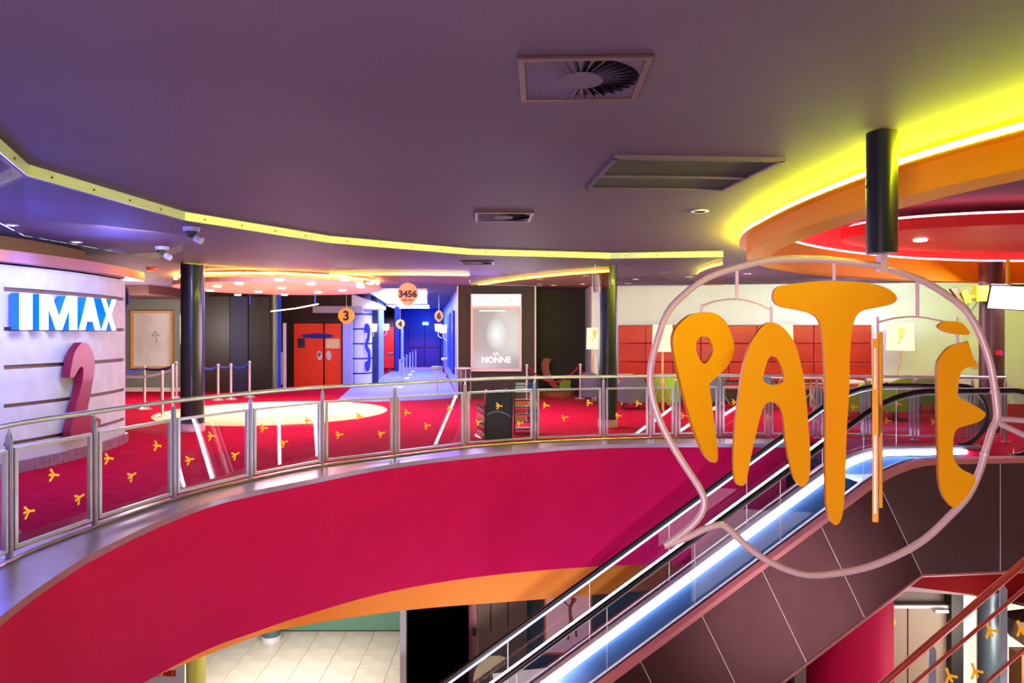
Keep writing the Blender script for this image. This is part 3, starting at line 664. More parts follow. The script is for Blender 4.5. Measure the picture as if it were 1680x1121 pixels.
# ------------------------------------------------------------------ queue barriers
def qpost(px, basey, top, lab, group=None):
    p = ground(px, basey); h = zY(top, p.y)
    t = thing('queue_post', lab, 'barrier post', p, group)
    MB().lathe(tuple(p), [(.16, 0), (.16, .012), (.09, .05), (.04, .06)], 20).build('foot', M_chrome, t, smooth=True)
    MB().lathe((p.x, p.y, .05), [(.032, 0), (.032, h - .1), (.04, h - .1), (.04, h - .05)], 14).build('tube', M_chrome, t, smooth=True)
    return Vector((p.x, p.y, h - .06))
def belt(a, b, lab, m_=M_bluepl, sag=.05):
    P_ = [a.lerp(b, k / 8) - Vector((0, 0, sag * math.sin(math.pi * k / 8))) for k in range(9)]
    mb = MB(); mb.ribbon([p + Vector((0, 0, .025)) for p in P_], [p - Vector((0, 0, .025)) for p in P_])
    mb.ribbon([p + Vector((0, .004, .025)) for p in P_], [p + Vector((0, .004, -.025)) for p in P_])
    tag(mb.build('queue_belt', m_), lab, 'belt')
q1 = qpost(237, 672, 601, 'leftmost chrome queue post in front of the framed poster')
q2 = qpost(266, 685, 608, 'nearest chrome queue post, between the drum and glossy pillar')
q3 = qpost(283, 679, 597, 'chrome queue post just left of the glossy pillar, front one')
q4 = qpost(290, 654, 593, 'farther chrome queue post touching the glossy pillar edge')
q5 = qpost(358, 657, 597, 'first chrome queue post right of the glossy pillar')
q6 = qpost(379, 656, 596, 'second chrome queue post right of the glossy pillar')
q7 = qpost(409.5, 652, 592, 'third chrome queue post right of the glossy pillar')
belt(at(192, 608, 14.5), q1, 'blue belt running from the drum to the leftmost queue post')
belt(q1, q3, 'blue belt between the posts in front of the framed poster')
belt(at(192, 617, 14), q2, 'grey belt from the drum to the nearest queue post', M_greybelt)
belt(q2, q4, 'grey belt behind the nearest queue post', M_greybelt)
belt(at(334, 604, 18), q5, 'blue belt emerging from behind the glossy pillar')
belt(q5, q6, 'short blue belt between the first two posts right of the pillar')
belt(q6, q7, 'blue belt ending at the third post right of the pillar', sag=.1)
cps = []
for k, (px, by, ty) in enumerate(((656, 636, 590), (662, 629, 585.5), (667, 621.5, 582), (672.5, 615.5, 579), (677, 610.5, 577), (682, 606.5, 574))):
    cps.append(qpost(px, by, ty, 'chrome queue post in the corridor row, %s' % ('nearest one', 'second from the front', 'third from the front', 'fourth from the front', 'fifth from the front', 'farthest one')[k], 'corridor queue posts'))
for k, (a, b) in enumerate(zip(cps, cps[1:])): belt(a, b, 'blue belt in the corridor row, %s' % ('nearest span', 'second span', 'third span', 'fourth span', 'farthest span')[k])

# ------------------------------------------------------------------ stools, wall lamps, number signs
def stool(px, basey, lab, h=.83, r=.17, sm=M_plast):
    p = ground(px, basey); t = thing('bar_stool', lab, 'stool', p)
    MB().lathe(tuple(p), [(.23, 0), (.23, .012), (.05, .03), (0, .03)], 24).build('foot', M_chrome, t, smooth=True)
    MB().lathe((p.x, p.y, .02), [(.028, 0), (.028, h - .12)], 12).build('column', M_chrome, t, smooth=True)
    MB().lathe((p.x, p.y, h - .11), [(.12, 0), (r, .02), (r + .01, .07), (r - .02, .11), (0, .115)], 24).build('seat', sm, t, smooth=True)
stool(717, 648, 'nearest bar stool with pale seat at the corridor mouth', sm=mat('stool_grey', (170, 185, 190), .4))
stool(640, 608, 'bar stool with grey seat before the far red door', .85)
stool(731, 622, 'bar stool against the right corridor wall')
def wlamp(px, py, Y, lab):
    p = at(px, py, Y); t = thing('wall_lamp', lab, 'wall lamp', p)
    MB().lathe((p.x, p.y, p.z - .13), [(.10, 0), (.13, .26)], 18).build('shade', L_wlamp, t, smooth=True)
    MB().tube([p - Vector((0, 0, .15)), p - Vector((0, 0, .28)), p + Vector((-.12 if px < 680 else .12, 0, -.38))], .015, 6).build('arm', M_chrome, t)
wlamp(613, 538, 25.4, 'warm wall lamp nearest the white drum'); wlamp(634, 537, 31, 'warm wall lamp in front of the far red door')
wlamp(719, 538, 26, 'farther warm lamp on the right corridor wall'); wlamp(727, 540, 23.5, 'nearer warm lamp on the right corridor wall')
def teardrop(px, py, w_, h_, Y, txt, lab, ts, mt, two=None):
    c = at(px, py, Y); sc_ = Y / FP; t = thing('number_sign', lab, 'sign', c)
    L = []
    for k in range(32):
        a = 2 * math.pi * k / 32; x = math.sin(a); z = math.cos(a)
        x *= 1 - .32 * max(0, -z) ** 1.5 if z < 0 else 1
        L.append(c + Vector((x * w_ / 2 * sc_, 0, z * h_ / 2 * sc_)))
    MB().prism([L], (0, .04, 0)).build('board', mt, t)
    text_mb(txt, ts, .008, facing(c + Vector((0, -.012, .0)), 0), .008 if len(txt) > 1 else .014).build('numeral', M_text, t)
    MB().tube([c + Vector((0, .02, h_ / 2 * sc_ - .02)), Vector((c.x, c.y + .02, CZ))], .006, 5).build('hanger', M_chrome, t)
    return t
M_sgn = mat('sign_peach', (250, 165, 60), .4, emit=lin((250, 150, 60)), es=.15)
teardrop(568, 519, 27, 27, 23.2, '3', 'orange round sign with a black three beside the red doors', .42, M_sgn)
t = teardrop(669, 483, 34, 38, 17.6, '3456', 'hanging orange teardrop sign numbered three to six', .22, mat('sign_pinkorange', (240, 150, 110), .4, emit=lin((240, 140, 110)), es=.2))
c = at(669, 493, 17.58); m = text_mb('<< >>', .10, .006, facing(c + Vector((0, -.012, 0))), .003); m.build('arrows', M_text, t)
teardrop(656.5, 532, 15, 16, 30, '4', 'small orange sign with a four in the corridor', .30, M_sgn)
teardrop(720, 519, 14, 19, 24, '6', 'small orange sign with a six on the right of the corridor', .28, M_sgn)
t = thing('sign_post', 'slim white post under the sign numbered four', 'post', (pY(660, 31), 31, 0)); MB().box((pY(660, 31), 31, 1.0), (.10, .1, 2.0)).build('shaft', M_bluelt, t)
for k, (a, b) in enumerate(((731, 735), (740, 746))):
    Y = 26 if k == 0 else 22.5
    f_ = (22.9, 24.6) if k else (26, 29)
    pa, pb = Vector((-1.5, 20.4, 0)), Vector((pY(727, 39), 39, 0)); uu = (pb - pa).normalized(); ny = Vector((-uu.y, uu.x, 0))
    sa = (f_[0] - 20.4) / uu.y; sb = (f_[1] - 20.4) / uu.y; mid = pa + uu * (sa + sb) / 2 + ny * .04
    struct(MB().box(xyz(mid, 1.5), (sb - sa, .05, 2.0), math.atan2(uu.y, uu.x)).build('window_%d' % (k + 1), M_navy2))

# ------------------------------------------------------------------ pink disc with orange neon and downlights
pd = thing('hanging_disc', 'pink oval ceiling disc full of small downlights with orange neon above', 'ceiling feature', (-5.45, 17.2, 2.83))
el = lambda rx, ry, z: [Vector((-5.45 + rx * math.cos(a), 17.3 + ry * math.sin(a), z)) for a in [2 * math.pi * k / 64 for k in range(64)]]
MB().prism([el(2.3, 2.6, 2.82)], (0, 0, .10)).build('disc', M_pinkdisc, pd)
MB().lathe((-5.45, 17.3, 2.92), [(1.9, 0), (1.9, CZ - 2.92)], 40).build('spacer', M_pinkdisc, pd)
MB().tube(el(2.25, 2.55, 3.0), .016, 8, True).build('neon_tube', L_or, pd, smooth=True)
for px, py in ((345, 476), (357, 469), (392, 464), (390, 483), (424, 478), (458, 458), (462, 472), (467, 483), (510, 465), (522, 479), (566, 458), (562, 476), (592, 470), (608, 464)):
    Y = (2.82 - E) * FP / (HY - py)
    MB().lathe((pY(px, Y), Y, 2.79), [(.075, 0), (.09, .03)], 16).build('downlight', L_down, pd)

# ------------------------------------------------------------------ ceiling fittings
def swirl(c, s, rot, lab, blades=30):
    t = thing('ceiling_vent', lab, 'vent', c); M = Matrix.Translation(c) @ Matrix.Rotation(rot, 4, 'Z')
    def T(x, y, z): return M @ Vector((x, y, z))
    h = s / 2; w_ = .03; r = s * .46
    hole = [T(r * math.cos(2 * math.pi * k / 40), r * math.sin(2 * math.pi * k / 40), -.02) for k in range(40)]
    MB().prism([[T(-h, -h, -.02), T(h, -h, -.02), T(h, h, -.02), T(-h, h, -.02)], hole], (0, 0, .012)).build('plate', M_ceil, t)
    for a, b, c_, d_ in ((-h, h, -h, -h + w_), (-h, h, h - w_, h), (-h, -h + w_, -h + w_, h - w_), (h - w_, h, -h + w_, h - w_)):
        MB().prism([[T(a, c_, -.03), T(b, c_, -.03), T(b, d_, -.03), T(a, d_, -.03)]], (0, 0, .03)).build('frame_bar', mat('vent_frame', (104, 70, 72), .5, .3), t)
    MB().lathe(c, [(r * .98, -.002), (r * .98, -.001)], 32).build('duct', M_black, t)
    MB().lathe(c, [(0, -.03), (s * .17, -.03), (s * .18, -.02)], 28).build('hub', M_ceil, t)
    for k in range(blades):
        a = 2 * math.pi * k / blades; b = a + 2 * math.pi / blades * .62
        r0, r1 = s * .17, r
        m = MB().add([T(r0 * math.cos(a), r0 * math.sin(a), -.028), T(r1 * math.cos(a), r1 * math.sin(a), -.028), T(r1 * math.cos(b), r1 * math.sin(b), -.006), T(r0 * math.cos(b), r0 * math.sin(b), -.006)], [(0, 1, 2, 3)])
        m.build('blade', M_ceil, t)
def onc(px, py): p = onceil(px, py); return (p.x, p.y, CZ)
swirl(onc(954, 124.5), .62, -.04, 'large square swirl air vent nearest in the ceiling')
swirl(onc(826, 353), .62, .05, 'square swirl air vent in mid ceiling', 24)
swirl((pY(783, 13.2), 13.2, CZ), .6, 0, 'far swirl air vent behind the glass screen', 20)
t = thing('ceiling_grille', 'square dark mesh ceiling grille split in two beside the yellow glow', 'vent', (1.32, 5.9, CZ))
q = [onceil(*p) for p in ((1010, 255), (1283, 259), (1185, 308), (963, 306))]
for i in range(4):
    a, b = q[i], q[(i + 1) % 4]; u = (b - a); MB().box(xyz((a + b) / 2, CZ - .015), (u.length + .03, .035, .03), math.atan2(u.y, u.x)).build('frame_bar', M_ceil, t)
la, lb_ = q[0].lerp(q[3], .55), q[1].lerp(q[2], .55)
MB().box(xyz((la + lb_) / 2, CZ - .015), ((lb_ - la).length, .02, .03), math.atan2((lb_ - la).y, (lb_ - la).x)).build('frame_bar', M_ceil, t)
for A in ([q[0], q[1], lb_, la], [la, lb_, q[2], q[3]]): MB().prism([[xyz(p, CZ - .012) for p in A]], (0, 0, .006)).build('mesh_panel', M_mesh, t)
def down(px, py, lab, r=.07, lit=True, Yz=CZ):
    p = onceil(px, py); t = thing('downlight', lab, 'ceiling light', (p.x, p.y, CZ))
    MB().lathe((p.x, p.y, CZ - .012), [(r * .75, 0), (r * 1.15, 0), (r * 1.15, .012)], 20, cap=False).build('rim', M_plast, t)
    MB().lathe((p.x, p.y, CZ - .006), [(0, 0), (r * .8, 0)], 20).build('bulb', L_down if lit else M_black, t)
down(1148, 346, 'unlit recessed spot left of the yellow neon curve', .08, False)
down(125, 397, 'lit downlight above the pale concrete drum'); down(18, 369, 'lit downlight near the left picture edge')
for k, (px, py, lit) in enumerate(((883, 454, 1), (908, 468, 1), (956, 466, 1), (1043, 458, 1), (886, 458.6, 0), (886, 466, 0), (962, 452.5, 0), (1030, 465, 0), (1140, 449, 0), (1130, 454, 0), (1226, 449, 0))):
    down(px, py, ('lit small downlight', 'unlit small spot')[not lit] + ' in the far ceiling, ' + ('by the trim above the lightbox', 'above the niche centre', 'above the niche right side', 'right of the glossy pillar top', 'left of the niche, nearer one', 'left of the niche, farther one', 'just left of the pillar top', 'right of the pillar, farther one', 'above the sofa wall, left one', 'above the sofa wall, middle one', 'above the sofa wall, right one')[k], .07, bool(lit))
def domecam(px, py, Y, lab):
    t = thing('security_camera', lab, 'camera', (pY(px, Y), Y, CZ)); X = pY(px, Y)
    MB().lathe((X, Y, CZ - .05), [(.09, 0), (.10, .05)], 20).build('mount', M_plast, t, smooth=True)
    MB().lathe((X, Y, CZ - .13), [(0, 0), (.05, .015), (.075, .05), (.08, .09)], 20).build('dome', M_black, t, smooth=True)
    MB().tube([(X + .06, Y - .02, CZ - .13), (X + .14, Y - .03, CZ - .17)], .045, 12).build('camera_head', M_plast, t, smooth=True)
domecam(314, 370, 8.9, 'small white security camera just behind the glass screen'); domecam(266, 405, 10.9, 'second white security camera farther back near the drum')
t = thing('smoke_detector', 'small orange lit smoke detector on the ceiling beyond the drum', 'detector', onceil(250, 440)); p = onceil(250, 440)
MB().lathe((p.x, p.y, CZ - .06), [(.05, 0), (.1, .02), (.12, .06)], 18).build('body', mat('detector_coral', (235, 110, 80), .5), t, smooth=True)
t = thing('ceiling_speaker', 'grey cylindrical speaker mounted left of the glossy pillar', 'speaker', at(976.5, 462, 13.7)); p = at(976.5, 462, 13.7)
MB().lathe((p.x, p.y, p.z - .2), [(.04, 0), (.06, .03), (.06, .34), (.04, .36)], 18).build('body', mat('speaker_grey', (150, 148, 155), .4), t, smooth=True)
MB().tube([p + Vector((0, 0, .16)), Vector((p.x, p.y, CZ))], .015, 6).build('hanger', M_steel, t)

# ------------------------------------------------------------------ sofa wall, tables, chairs, lamps
wa, wb = Vector((pY(1014, 19.6), 19.6, 0)), Vector((pY(1427, 18.95), 18.95, 0)); wu = (wb - wa).normalized(); wl = (wb - wa).length; wn = Vector((wu.y, -wu.x, 0)); wang = math.atan2(wu.y, wu.x)
sofa = thing('banquette', 'long red padded banquette with tall panelled back along the white wall', 'sofa', (wa + wb) / 2)
ncol = 9
for c_ in range(ncol):
    for (z0, z1) in ((.53, 1.02), (1.02, 1.51), (1.51, 2.0)):
        mid = wa + wu * (wl * (c_ + .5) / ncol); mid = xyz(mid + wn * .08, (z0 + z1) / 2)
        MB().box(mid, (wl / ncol - .008, .12, z1 - z0 - .008), wang).build('back_panel', M_redfab, sofa, bevel=.02)
for c_ in range(5):
    mid = xyz(wa + wu * (wl * (c_ + .5) / 5) + wn * .42, .40); MB().box(mid, (wl / 5 - .01, .56, .14), wang).build('seat_cushion', M_redfab, sofa, bevel=.03)
MB().box(xyz((wa + wb) / 2 + wn * .40, .17), (wl, .5, .32), wang).build('base', mat('dark_base', (60, 50, 40), .6), sofa)
def table(px, Y, lab, w_=.62, z=.74, mt=M_ivory):
    X = pY(px, Y); t = thing('cafe_table', lab, 'table', (X, Y, 0))
    MB().box((X, Y, z), (w_, .6, .05), -.05).build('tabletop', mt, t, bevel=.008)
    MB().lathe((X, Y, .02), [(.025, 0), (.025, z - .05)], 10).build('column', M_wood, t)
    for a in (.5, 2.6, 4.7): MB().tube([(X, Y, .35), (X + .28 * math.cos(a), Y + .28 * math.sin(a), .01)], .014, 6).build('leg', M_wood, t)
table(1020, 18.0, 'pale cafe table just right of the glossy pillar'); table(1096, 18.0, 'pale cafe table before the green chair behind the letter P')
table(1184, 18.0, 'pale cafe table behind the hanging letter P'); table(1262, 17.6, 'pale cafe table seen through the letter A'); table(1330, 17.5, 'pale cafe table between letters A and T')
table(1384, 15.8, 'pale cafe table behind the handrail left of the slim letter', .7); table(1455, 16.2, 'pale cafe table below the right floor lamp', .7)
def tub(px, Y, mt, lab, rot=0.0, s=1.0):
    X = pY(px, Y); t = thing('tub_chair', lab, 'chair', (X, Y, 0)); M = Matrix.Translation((X, Y, 0)) @ Matrix.Rotation(rot, 4, 'Z') @ Matrix.Scale(s, 4)
    sh = MB(); n = 22; ro_, ri_ = .33, .26; vs = []; prof = []
    for k in range(n + 1):
        a = R(-30) + R(240) * k / n; hh = .44 + .36 * max(0, math.sin((a + R(0)))) ** .7 if math.sin(a) > 0 else .44
        c_, s_ = math.cos(a), math.sin(a); prof.append([M @ Vector((ro_ * c_, ro_ * s_, .18)), M @ Vector((ro_ * 1.06 * c_, ro_ * 1.06 * s_, hh)), M @ Vector((ri_ * c_, ri_ * s_, hh)), M @ Vector((ri_ * c_, ri_ * s_, .3))])
    for i in range(3): sh.ribbon([p[i] for p in prof], [p[i + 1] for p in prof])
    sh.add(prof[0], [(0, 1, 2, 3)]); sh.add(prof[-1], [(0, 1, 2, 3)])
    sh.build('shell', mt, t, smooth=True)
    st = MB(); L = [M @ Vector((.28 * math.cos(2 * math.pi * k / 20), .28 * math.sin(2 * math.pi * k / 20) - .03, .28)) for k in range(20)]
    st.prism([L], (0, 0, .14)); st.build('seat', mt, t, bevel=.02)
    for a in (45, 135, 225, 315):
        MB().tube([M @ Vector((.2 * math.cos(R(a)), .2 * math.sin(R(a)), .3)), M @ Vector((.26 * math.cos(R(a)), .26 * math.sin(R(a)), 0))], [.02, .012], 8).build('leg', M_black, t)
tub(1090, 17.2, M_green, 'bright green tub chair seen through the railing left of the letter P', 3.0)
tub(1166, 17.4, M_greyfab, 'grey tub chair just behind the stem of the letter P', 3.3)
tub(1036, 17.1, M_greyfab, 'grey tub chair touching the glossy pillar at right', 3.1)
tub(975, 18.6, M_greyfab, 'grey tub chair left of the glossy pillar by the niche', 2.6)
tub(1246, 17.0, M_greyfab, 'dark grey tub chair behind the hanging letter A', 3.1)
tub(1398, 15.2, M_green, 'green tub chair between the letter T and the slim letter', 4.0)
tub(1468, 15.0, M_green, 'large green tub chair right of the slim edge-on letter', 3.3, 1.1)
tub(1520, 16.4, mat('olive_fabric', (96, 120, 50), .75), 'olive green tub chair partly behind the letter E', 2.9, 1.05)
def flamp(px, Y, ytop, ybot, wpx, lab, tripod=True, zfoot=0, curved=False):
    X = pY(px, Y); z0, z1 = zY(ybot, Y), zY(ytop, Y); r = wpx * Y / FP / 2; t = thing('floor_lamp', lab, 'floor lamp', (X, Y, zfoot))
    MB().lathe((X, Y, z0), [(r, 0), (r * .93, z1 - z0)], 28, cap=False).build('shade', L_lamp, t, smooth=True)
    pts = [(X, Y, z0 + .1), (X, Y, zfoot + .03)] if not curved else [(X, Y, z0 + .1), (X + .02, Y, z0 - .25), (X - .05, Y, z0 - .5), (X - .12, Y, zfoot + .03)]
    MB().tube(pts, .022, 8).build('pole', M_wood, t, smooth=True)
    if tripod:
        for a in (.4, 2.5, 4.6): MB().tube([(X, Y, .75), (X + .33 * math.cos(a), Y + .3 * math.sin(a), .01)], .016, 6).build('leg', M_wood, t)
    else: MB().lathe((pts[-1][0], Y, zfoot), [(.16, 0), (.16, .03), (0, .035)], 20).build('foot', M_wood, t)
flamp(1087, 16.7, 533, 577, 34, 'glowing floor lamp with drum shade left of the letter P')
flamp(1284, 18.2, 533, 575, 34, 'glowing floor lamp partly hidden by the letter A')
flamp(973, 19.2, 538, 573, 22, 'glowing lamp beside the niche left of the glossy pillar', False)
flamp(1477, 17.9, 531, 575, 42, 'glowing floor lamp on a bent stem right of the slim letter', False, curved=True)
fl_ = [o_ for o_ in COL.objects if o_.name.startswith('floor_lamp')]
for k_, (px, Yf, sc_) in enumerate(((1478, 17.54, 1.0), (975, 18.98, .75))):
    cx_, cz_ = at(px, 549, Yf), at(px, 549, Yf).z
    q = [(-.02, -.13), (.02, -.13), (.09, .04), (.085, .12), (.04, .17), (-.03, .15), (-.06, .08)]
    mm = MB().prism([cr([Vector((cx_.x + x * sc_, Yf, cz_ + z * sc_)) for x, z in q], 3, True)], (0, .012, 0))
    mm.prism([[Vector((cx_.x - .05 * sc_ + .035 * sc_ * math.cos(a_), Yf, cz_ - .19 * sc_ + .035 * sc_ * math.sin(a_))) for a_ in [2 * math.pi * j / 12 for j in range(12)]]], (0, .012, 0))
    mm.build('shade_motif', mat('motif_tan', (205, 150, 80), .6, emit=(.7, .4, .15), es=.5), fl_[3 if k_ == 0 else 2])
# door leaves in the right white wall
for k, (a, b) in enumerate(((1512, 1588), (1590, 1606))):
    Yw = 18.5
    X0, X1 = pY(a, Yw), pY(b, Yw); d = struct(MB().box(((X0 + X1) / 2, 18.68 - k * .1, 1.25), (X1 - X0 - .02, .06, 2.45), -.12).build('door_%d' % (k + 3), mat('pale_door', (214, 214, 222), .5)))
    MB().box((X1 - .1 if k == 0 else X0 + .1, 18.55 - k * .1, 1.0), (.03, .06, .2)).build('door_handle', M_chrome, d)
t = thing('exit_notice', 'small red and pink notice on the pillar edge at right', 'notice', at(1640, 579, 13.05)); MB().box(at(1637, 579, 13.05), (.07, .02, .09)).build('plate', M_extred, t); MB().box(at(1642.5, 579, 13.04), (.05, .02, .09)).build('plate', mat('notice_magenta', (190, 60, 150), .5), t)
# television and yellow bracket
tv = thing('television', 'bright white screen in a dark frame hung by the right pillar', 'screen', at(1662, 488, 12.7))
a, b, c_, d_ = at(1624, 467, 12.75), at(1712, 470, 12.1), at(1705, 512, 12.3), at(1616, 507, 12.95)
n_ = (b - a).cross(d_ - a).normalized(); n_ = n_ if n_.y > 0 else -n_
MB().prism([[a, b, c_, d_]], n_ * .06).build('case', M_black, tv, bevel=.005)
ctr = (a + b + c_ + d_) / 4
MB().prism([[ctr + (p - ctr) * .92 - n_ * .006 for p in (a, b, c_, d_)]], n_ * .005).build('display', L_screen, tv)
MB().tube([ctr + n_ * .05, ctr + Vector((0, .15, .3)), Vector((ctr.x, ctr.y + .15, CZ))], .03, 8).build('arm', M_yelmetal, tv)
mon = thing('monitor', 'dark monitor turned away on a yellow wall bracket', 'monitor', at(1585, 488, 13.2))
MB().prism([[at(1560, 474, 13.0), at(1572, 471, 13.3), at(1588, 500, 13.3), at(1578, 498, 13.0)]], (0, .08, 0)).build('case', mat('monitor_olive', (90, 90, 20), .5), mon)
MB().box(at(1583, 488, 13.2), (.12, .10, .22), 0, 0, 0, -.35).build('bracket_plate', M_yelmetal, mon)
MB().box(at(1594, 487, 13.2), (.20, .05, .05)).build('arm', M_yelmetal, mon)
MB().box(at(1609, 482, 13.2), (.22, .12, .28)).build('pillar_clamp', M_yelmetal, mon)
MB().tube([at(1590, 493, 13.2), at(1588, 503, 13.2), at(1594, 510, 13.2), at(1601, 500, 13.2), at(1603, 492, 13.2)], .006, 5).build('cable', M_black, mon)

# ------------------------------------------------------------------ brochure stand and chalkboard
st = thing('brochure_rack', 'black wire brochure rack behind the railing with leaflets', 'rack', (pY(862, 12.9), 12.9, 0))
Yr = 12.9
for px in (844, 883):
    for dy in (0, .35): MB().tube([(pY(px, Yr), Yr + dy, 0), (pY(px, Yr), Yr + dy, 1.0)], .012, 6).build('upright', M_black, st)
for k in range(7):
    MB().box(((pY(844, Yr) + pY(883, Yr)) / 2, Yr + .17, .08 + k * .13), (.42, .34, .012)).build('shelf', M_black, st)
lcol = [((170, 178, 190), (20, 80, 170)), ((120, 40, 50), (170, 50, 40)), ((230, 140, 50), (240, 200, 120)), ((190, 70, 50), (60, 40, 60)), ((200, 150, 90), (120, 30, 60))]
for k in range(5):
    for j in range(2):
        hgt = .17 if k == 4 else .10; i = 4 - k
        X = pY(854 if j == 0 else 874, Yr); tag(MB().box((X, Yr + .05, .10 + (k + 1) * .13 + hgt / 2 - .01), (.19, .10, hgt - .02), 0, 0, -.15).build('leaflet_stack', mat('leaflet_%d_%d' % (i, j), lcol[i][j], .5)),
            '%s leaflets in the brochure rack, %s row' % (('pale grey', 'blue', 'dark red', 'red', 'orange', 'cream', 'brick red', 'dark purple', 'tan', 'plum')[i * 2 + j], ('top', 'second', 'third', 'fourth', 'lowest')[i]), 'leaflets')
cb = thing('chalkboard_stand', 'black chalkboard with swirl drawings standing in front of the brochure rack', 'chalkboard', (pY(818, 12.4), 12.4, 0))
a, b, c_, d_ = at(799, 645, 12.5), at(841, 638, 12.5), at(838, 727, 12.3), at(795, 727, 12.3)
MB().prism([[a, b, c_, d_]], (0, .03, 0)).build('board', mat('chalkboard_blue_black', (26, 34, 50), .35, noise=.3, nscale=4), cb)
for p, q in ((a, b), (b, c_), (c_, d_), (d_, a)): MB().tube([p, q], .02, 6).build('frame_bar', M_black, cb)
MB().prism([[at(795, 640, 12.5), at(799, 640, 12.5), at(797, 725, 12.4), at(792, 725, 12.4)]], (0, .06, 0)).build('orange_edge', mat('coral_edge', (235, 95, 60), .5), cb)
MB().tube(cr([at(799, 681, 12.4), at(806, 677, 12.4), at(820, 676, 12.4), at(831, 680, 12.4), at(840, 686, 12.4)], 4), .010, 6).build('chalk_swirl', mat('chalk_blue', (150, 195, 230), .6), cb)
MB().tube([(a.x + .1, 12.5, .9), (a.x + .1, 12.9, 0)], .012, 6).build('rear_leg', M_black, cb)
MB().tube([(b.x - .05, 12.5, .9), (b.x - .05, 12.9, 0)], .012, 6).build('rear_leg', M_black, cb)
fan = thing('brochure_rack', 'small side rack of tilted leaflets left of the chalkboard', 'rack', (pY(788, 12.5), 12.5, 0))
for k in range(6): MB().prism([[at(783, 705 - k * 9, 12.6), at(795, 712 - k * 9, 12.3), at(795, 719 - k * 9, 12.3), at(782, 711 - k * 9, 12.6)]], (0, .02, 0)).build('leaflet', [M_wood, M_num2, M_greyfab][k % 3], fan)
MB().prism([[at(778, 715, 12.6), at(796, 727, 12.2), at(796, 725, 12.2), at(780, 712, 12.6)]], (0, .06, 0)).build('base', M_steel, fan)

# ------------------------------------------------------------------ escalator
esc = thing('escalator', 'glass sided escalator with black handrails and white light strips', 'escalator', P0)
SL = .675
def zp(s):          # height of the balustrade base along the run
    line = -.61 + SL * (s + 1.8); k = .35
    lo = LZ + .05; x = .05 - line
    top = .05 - (x if x > k else (0 if x < -k else (x + k) ** 2 / (4 * k)))
    x = top - lo
    return lo + (x if x > k else (0 if x < -k else (x + k) ** 2 / (4 * k)))
SS = [-8.2 + k * .15 for k in range(63)]            # to s = 1.1
SS[-1] = .95
def run(v, dz, ss=SS, off=0): return [EP(s, v, zp(s) + dz) for s in ss]
HR = .93
for v, nm in ((0, 'near'), (1.05, 'far')):
    path = run(v, HR)
    c0 = (.95, .05 + HR / 2 + .0); r_ = HR / 2
    path += [EP(c0[0] + r_ * math.sin(a), v, c0[1] + r_ * math.cos(a)) for a in [math.pi * k / 14 for k in range(1, 15)]]
    h = MB().tube(path, .036, 10).build('handrail', M_rubber, esc, smooth=True)
    side = .045 if v == 0 else -.045
    cut = [s_ for s_ in SS if s_ < -1.7]
    MB().tube([p + LV * (.070 if v == 0 else -.028) + Vector((0, 0, .006 if v == 0 else -.058)) for p in run(v, HR, cut)], .030 if v == 0 else .014, 8).build('light_strip', L_white if v == 0 else glow('led_lavender', (.55, .62, 1), 1.4), esc, smooth=True)
    MB().tube([p - Vector((0, 0, .045)) for p in path[:-3]], .014, 6).build('handrail_guide', M_steel, esc, smooth=True)
    # glass panes, joints perpendicular to the slope
    js = [-8.2, -7.3, -6.1, -4.9, -3.7, -2.5, -1.3, -.1, .95]
    for a, b in zip(js, js[1:]):
        n = 8; ss = [a + .008 + (b - a - .016) * k / n for k in range(n + 1)]
        sh = SL * .8 if (-7.2 < a < -.6) else 0
        def top(s_, base): return EP(s_, v, zp(s_) + HR - .07)
        lo_ = [EP(s_, v, zp(s_)) for s_ in ss]; hi_ = [EP(s_, v, zp(s_) + HR - .07) for s_ in ss]
        MB().ribbon(lo_, hi_).build('glass_pane', G_escal, esc)
    if True:
        n = 14; c1 = EP(.96, v, 0)
        poly = [EP(.955, v, .07)] + [EP(.955 + (r_ - .06) * math.sin(a), v, c0[1] - (r_ - .06) * math.cos(a)) for a in [math.pi * k / n for k in range(1, n)]] + [EP(.955, v, HR - .02)]
        MB().prism([poly], LV * .008).build('newel_glass', G_escal, esc)
    for j in js[1:-1]: MB().tube([EP(j, v, zp(j)), EP(j - (.0 if j > -.6 else .0), v, zp(j) + HR - .07)], .005, 4).build('glass_joint', M_alu, esc)
# decks, skirts, light strips at the base
SD = SS + [1.25]
def rib(va, za, vb, zb, name, mt, ss=SD): MB().ribbon([EP(s, va, zp(s) + za) for s in ss], [EP(s, vb, zp(s) + zb) for s in ss]).build(name, mt, esc, smooth=True)
rib(-.03, .012, -.16, .0, 'outer_deck', M_deck); rib(-.16, .0, -.165, -.07, 'deck_lip', M_deck)
rib(-.03, .02, .0, .02, 'deck_gasket', M_rubber)
rib(.02, .0, .12, -.02, 'inner_deck', M_steel); rib(.12, -.02, .12, -.75, 'skirt', M_skirt)
rib(1.03, .0, .95, -.02, 'inner_deck', M_steel); rib(.95, -.02, .90, -.10, 'inner_deck', M_steel); rib(.90, -.14, .93, -.80, 'skirt', M_skirt)
rib(1.08, .012, 1.21, .0, 'outer_deck', M_deck)
MB().tube([EP(s, .875, zp(s) - .085) for s in SS], .034, 8).build('base_light', L_whiteb, esc, smooth=True)
# steps
s = -7.6
while s < -1.1:
    z = zp(s) - .62
    MB().box(EP(s, .51, z - .12), (.40, .78, .22), math.atan2(LU.y, LU.x)).build('step', M_clad, esc); s += .36
MB().box(EP(-.05, .51, -.36), (2.0, .80, .04), math.atan2(LU.y, LU.x)).build('comb_plate', M_steel, esc)
